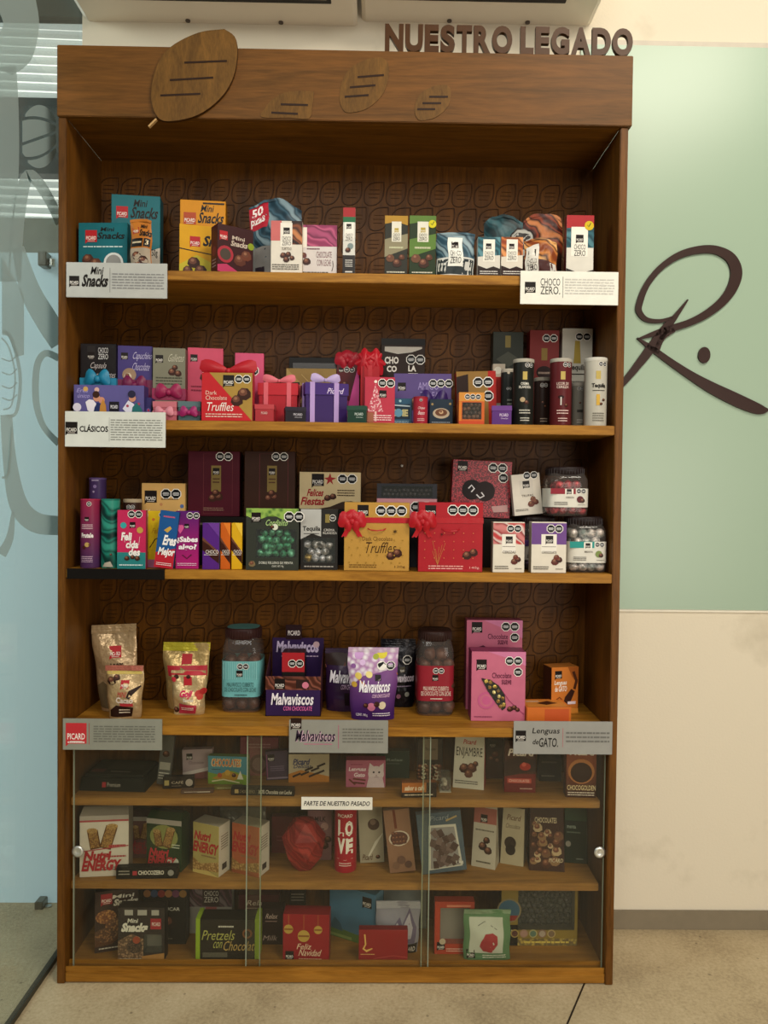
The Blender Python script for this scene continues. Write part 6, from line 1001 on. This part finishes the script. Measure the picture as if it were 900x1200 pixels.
parts_item('pretzel_box', 'black chocolate pretzels carton with lime green end caps', 'chocolate carton', 230, 303, 1078, .038, 7, pretzel, G)
rl = lambda: [t(.2, .72, .7, .86, 'Relax', 'd0b8b0', .3, .01), ('g', .2, .62, .7, .68, 1, 'b0908a'), ('s', [(.1, .5), (.9, .34)], .05, '2a1614'), ('s', [(.1, .4), (.9, .24)], .05, '2a1614'), t(.1, .12, .7, .26, 'Milk', 'b09a94', .3, .0)]
box_item('chocolate_carton', 'red edged maroon carton behind the pretzel box and festive box', 'chocolate carton', 279, 327, 1049, .15, 7, .03, '4e181e', rl(), G)
box_item('chocolate_carton', 'dark brown carton with faint script between pretzel and festive boxes', 'chocolate carton', 305, 333, 1065, .1, 7, .03, '2c1c1a', rl(), G)
box_item('chocolate_carton', 'narrow black carton in the back row above the festive red box', 'chocolate carton', 339, 358, 1036, .17, 7, .02, '241f1d', [('g', .1, .6, .9, .8, 3, '8a847a')], G)
bl = []
for u, v, r, in ((.12, .68, .1), (.45, .54, .13), (.76, .68, .09)): bl += [('s', [(u, v+r), (u, 1)], .006, 'b88a4a'), ('c', u, v, r, 'b89848'), ('r', u-r*.9, v-.02, u+r*.9, v+.02, '8a5a28')]
box_item('festive_box', 'red Feliz Navidad box with three gold hanging baubles', 'chocolate box', 331, 386, 1072, .036, 7, .04, '8f1a22', bl+[t(.3, .26, .6, .38, 'Feliz', 'e8ccb0', .3, .0), t(.34, .12, .8, .26, 'Navidad', 'e8ccb0', .3, .0), ('L', .06, .04, .18), ('g', .35, .04, .85, .08, 1, 'c8a088')], G, rot=-2, top='7a161e')
box_item('gift_box', 'sky blue carton turned aside with a green printed lower edge', 'gift box', 385, 440, 1042, .115, 7, .04, '4c7c9c', [('p', [(0, 0), (1, 0), (1, .14), (.5, .16), (0, .2)], '5a7a3c'), ('p', [(0, .16), (.12, .38), (.25, .28), (.3, .14)], '3c6478'), ('L', .72, .72, .2), ('r', .02, .02, .5, .07, '8aa05a')], G, rot=-28, side='5a8aa4')
parts_item('clear_bag', 'clear hanging bag with lilac cut-out shapes beside the blue carton', 'sweet bag', 440, 492, 1056, .075, 7, lambda w, h: pouch(w, h, .012, '8c8a96', [('p', [(.1, .25), (.3, .4), (.55, .7), (.62, .55), (.75, .88), (.95, .5), (.9, .2), (.5, .25)], '6a6078'), ('p', [(.2, .3), (.5, .6), (.6, .45), (.76, .78), (.86, .5), (.8, .3)], 'b0aab4'), ('r', .6, .0, .98, .2, '2c2622'), t(.64, .04, .94, .14, 'PICARD', 'e0d8d0')], seal=.14, sealcol='a8a8b0'), G)
box_item('gift_box', 'pale blue grey card box behind the lilac cut-out bag', 'gift box', 446, 500, 1036, .17, 7, .02, '8c9496', [('r', 0, 0, .06, 1, '3c6c84'), ('g', .3, .5, .8, .6, 1, '6c7476')], G)
box_item('gift_envelope', 'small landscape red box with gold crescent emblem', 'chocolate box', 420, 478, 1090, .034, 7, .02, '8c1f22', [('s', [(.12, .86), (.14, .55), (.1, .42)], .03, 'd8b060'), ('s', [(.08, .42), (.16, .34), (.28, .42)], [.02, .05, .02], 'd8b060'), ('g', .04, .21, .34, .27, 1, 'd0a868'), ('s', [(.3, .1), (.7, .2), (1, .14)], .02, 'a8403c')], G, rot=0, side='6c171a')
parts_item('frame_box', 'orange red framed window box empty behind its clear front', 'chocolate box', 509, 556, 1057, .065, 7, lambda w, h: cutbox(w, h, .025, 'a8402c', [('L', .06, .08, .2), ('g', .3, .04, .9, .12, 2, 'd8b8a8'), ('c', .2, .24, .08, 'b8a890'), ('r', .3, .9, .9, .94, 'c87a60')], (.14, .2, .88, .88), '9c968c', None), 'framed window boxes on the bottom shelf', rot=0)
def greenbag(w, h):
    p = pouch(w, h, .011, '5a7c58', [('r', .12, .16, .84, .86, 'b8bcae'), ('L', .06, .05, .18), ('p', [(.36, .4), (.44, .55), (.6, .56), (.7, .5), (.72, .34), (.6, .18), (.42, .2), (.34, .3)], '9a3438'), ('s', [(.3, .7), (.45, .78), (.7, .62)], .012, '4a4a44'), ('g', .4, .05, .9, .14, 2, 'dcdccc')], seal=.08, sealcol='foil:7c9478', botw=1)
    return p
parts_item('clear_bag', 'green edged white bag with red blot print in front of orange frame box', 'sweet bag', 543, 598, 1066, .048, 7, greenbag, G)
def bigwin(w, h):
    return cutbox(w, h, .035, '8a7434', [('r', 0, 0, 1, .12, 'mot:b8a04a:6a5a3a:120'), ('r', 0, .0, .22, .34, '1c1818'), t(.02, .2, .2, .26, 'PICARD', 'd8ccc0', 0, .02)]+[('c', .18+.12*i, .2, .055, c) for i, c in enumerate(('a89050', '9c7c68', 'a8a070', '8a6a5a', 'b09a6a'))]+[('c', .18+.12*i, .2, .04, c) for i, c in enumerate(('5c3a34', 'a88478', '5a7464', 'a89a8c', '7a6450'))]+[('c', .1, .58, .16, '8c7c5a'), ('c', .1, .58, .14, '3a6078'), ('p', [(.0, .5), (.22, .5), (.18, .42), (.06, .4)], '8a2a2a'), ('g', .3, .03, .9, .1, 1, 'd8c060')], (.22, .26, .96, .94), '1f1f1e',
        lambda a, b_, c, d_, e, f: candies(a, b_, d_*.6, d_, e, f, .008, ['candy:121214:34343a'], seed=6), side='4a4030')
parts_item('window_box', 'large wide gold edged box with a dark foil window, bottom right', 'chocolate box', 587, 677, 1037, .1, 7, bigwin, G)
# ------------------------------------------------------------ light
def area(name, loc, target, size, energy, col):
    l = bpy.data.lights.new(name, 'AREA'); l.shape = 'RECTANGLE'; l.size, l.size_y = size; l.energy = energy; l.color = col
    o = bpy.data.objects.new(name, l); C.objects.link(o); o.location = loc; d = Vector(target)-Vector(loc); o.rotation_euler = d.to_track_quat('-Z', 'Y').to_euler(); return o
area('ceiling_lamp', (1.8, -1.5, 3.0), (.75, .1, .9), (1.2, .5), 38, (1, .91, .76))
area('room_lamp', (.3, -3.4, 2.7), (.7, 0, .8), (1.6, 1.0), 42, (1, .95, .86))
area('low_fill', (2.1, -2.5, 1.0), (1.1, .2, .5), (1.2, 1.2), 26, (1, .93, .82))
area('daylight', (-1.6, -.9, 2.5), (-.7, .3, .9), (.8, .8), 26, (.85, .95, 1))
wd = bpy.data.worlds.new('world'); scn.world = wd; wd.use_nodes = True; bg = wd.node_tree.nodes['Background']; bg.inputs[0].default_value = (.9, .88, .82, 1); bg.inputs[1].default_value = .16
scn.view_settings.view_transform = 'Standard'; scn.view_settings.look = 'None'; scn.view_settings.exposure = 0
scn.cycles.transparent_max_bounces = 24; scn.cycles.max_bounces = 8
scn.cycles.use_denoising = True
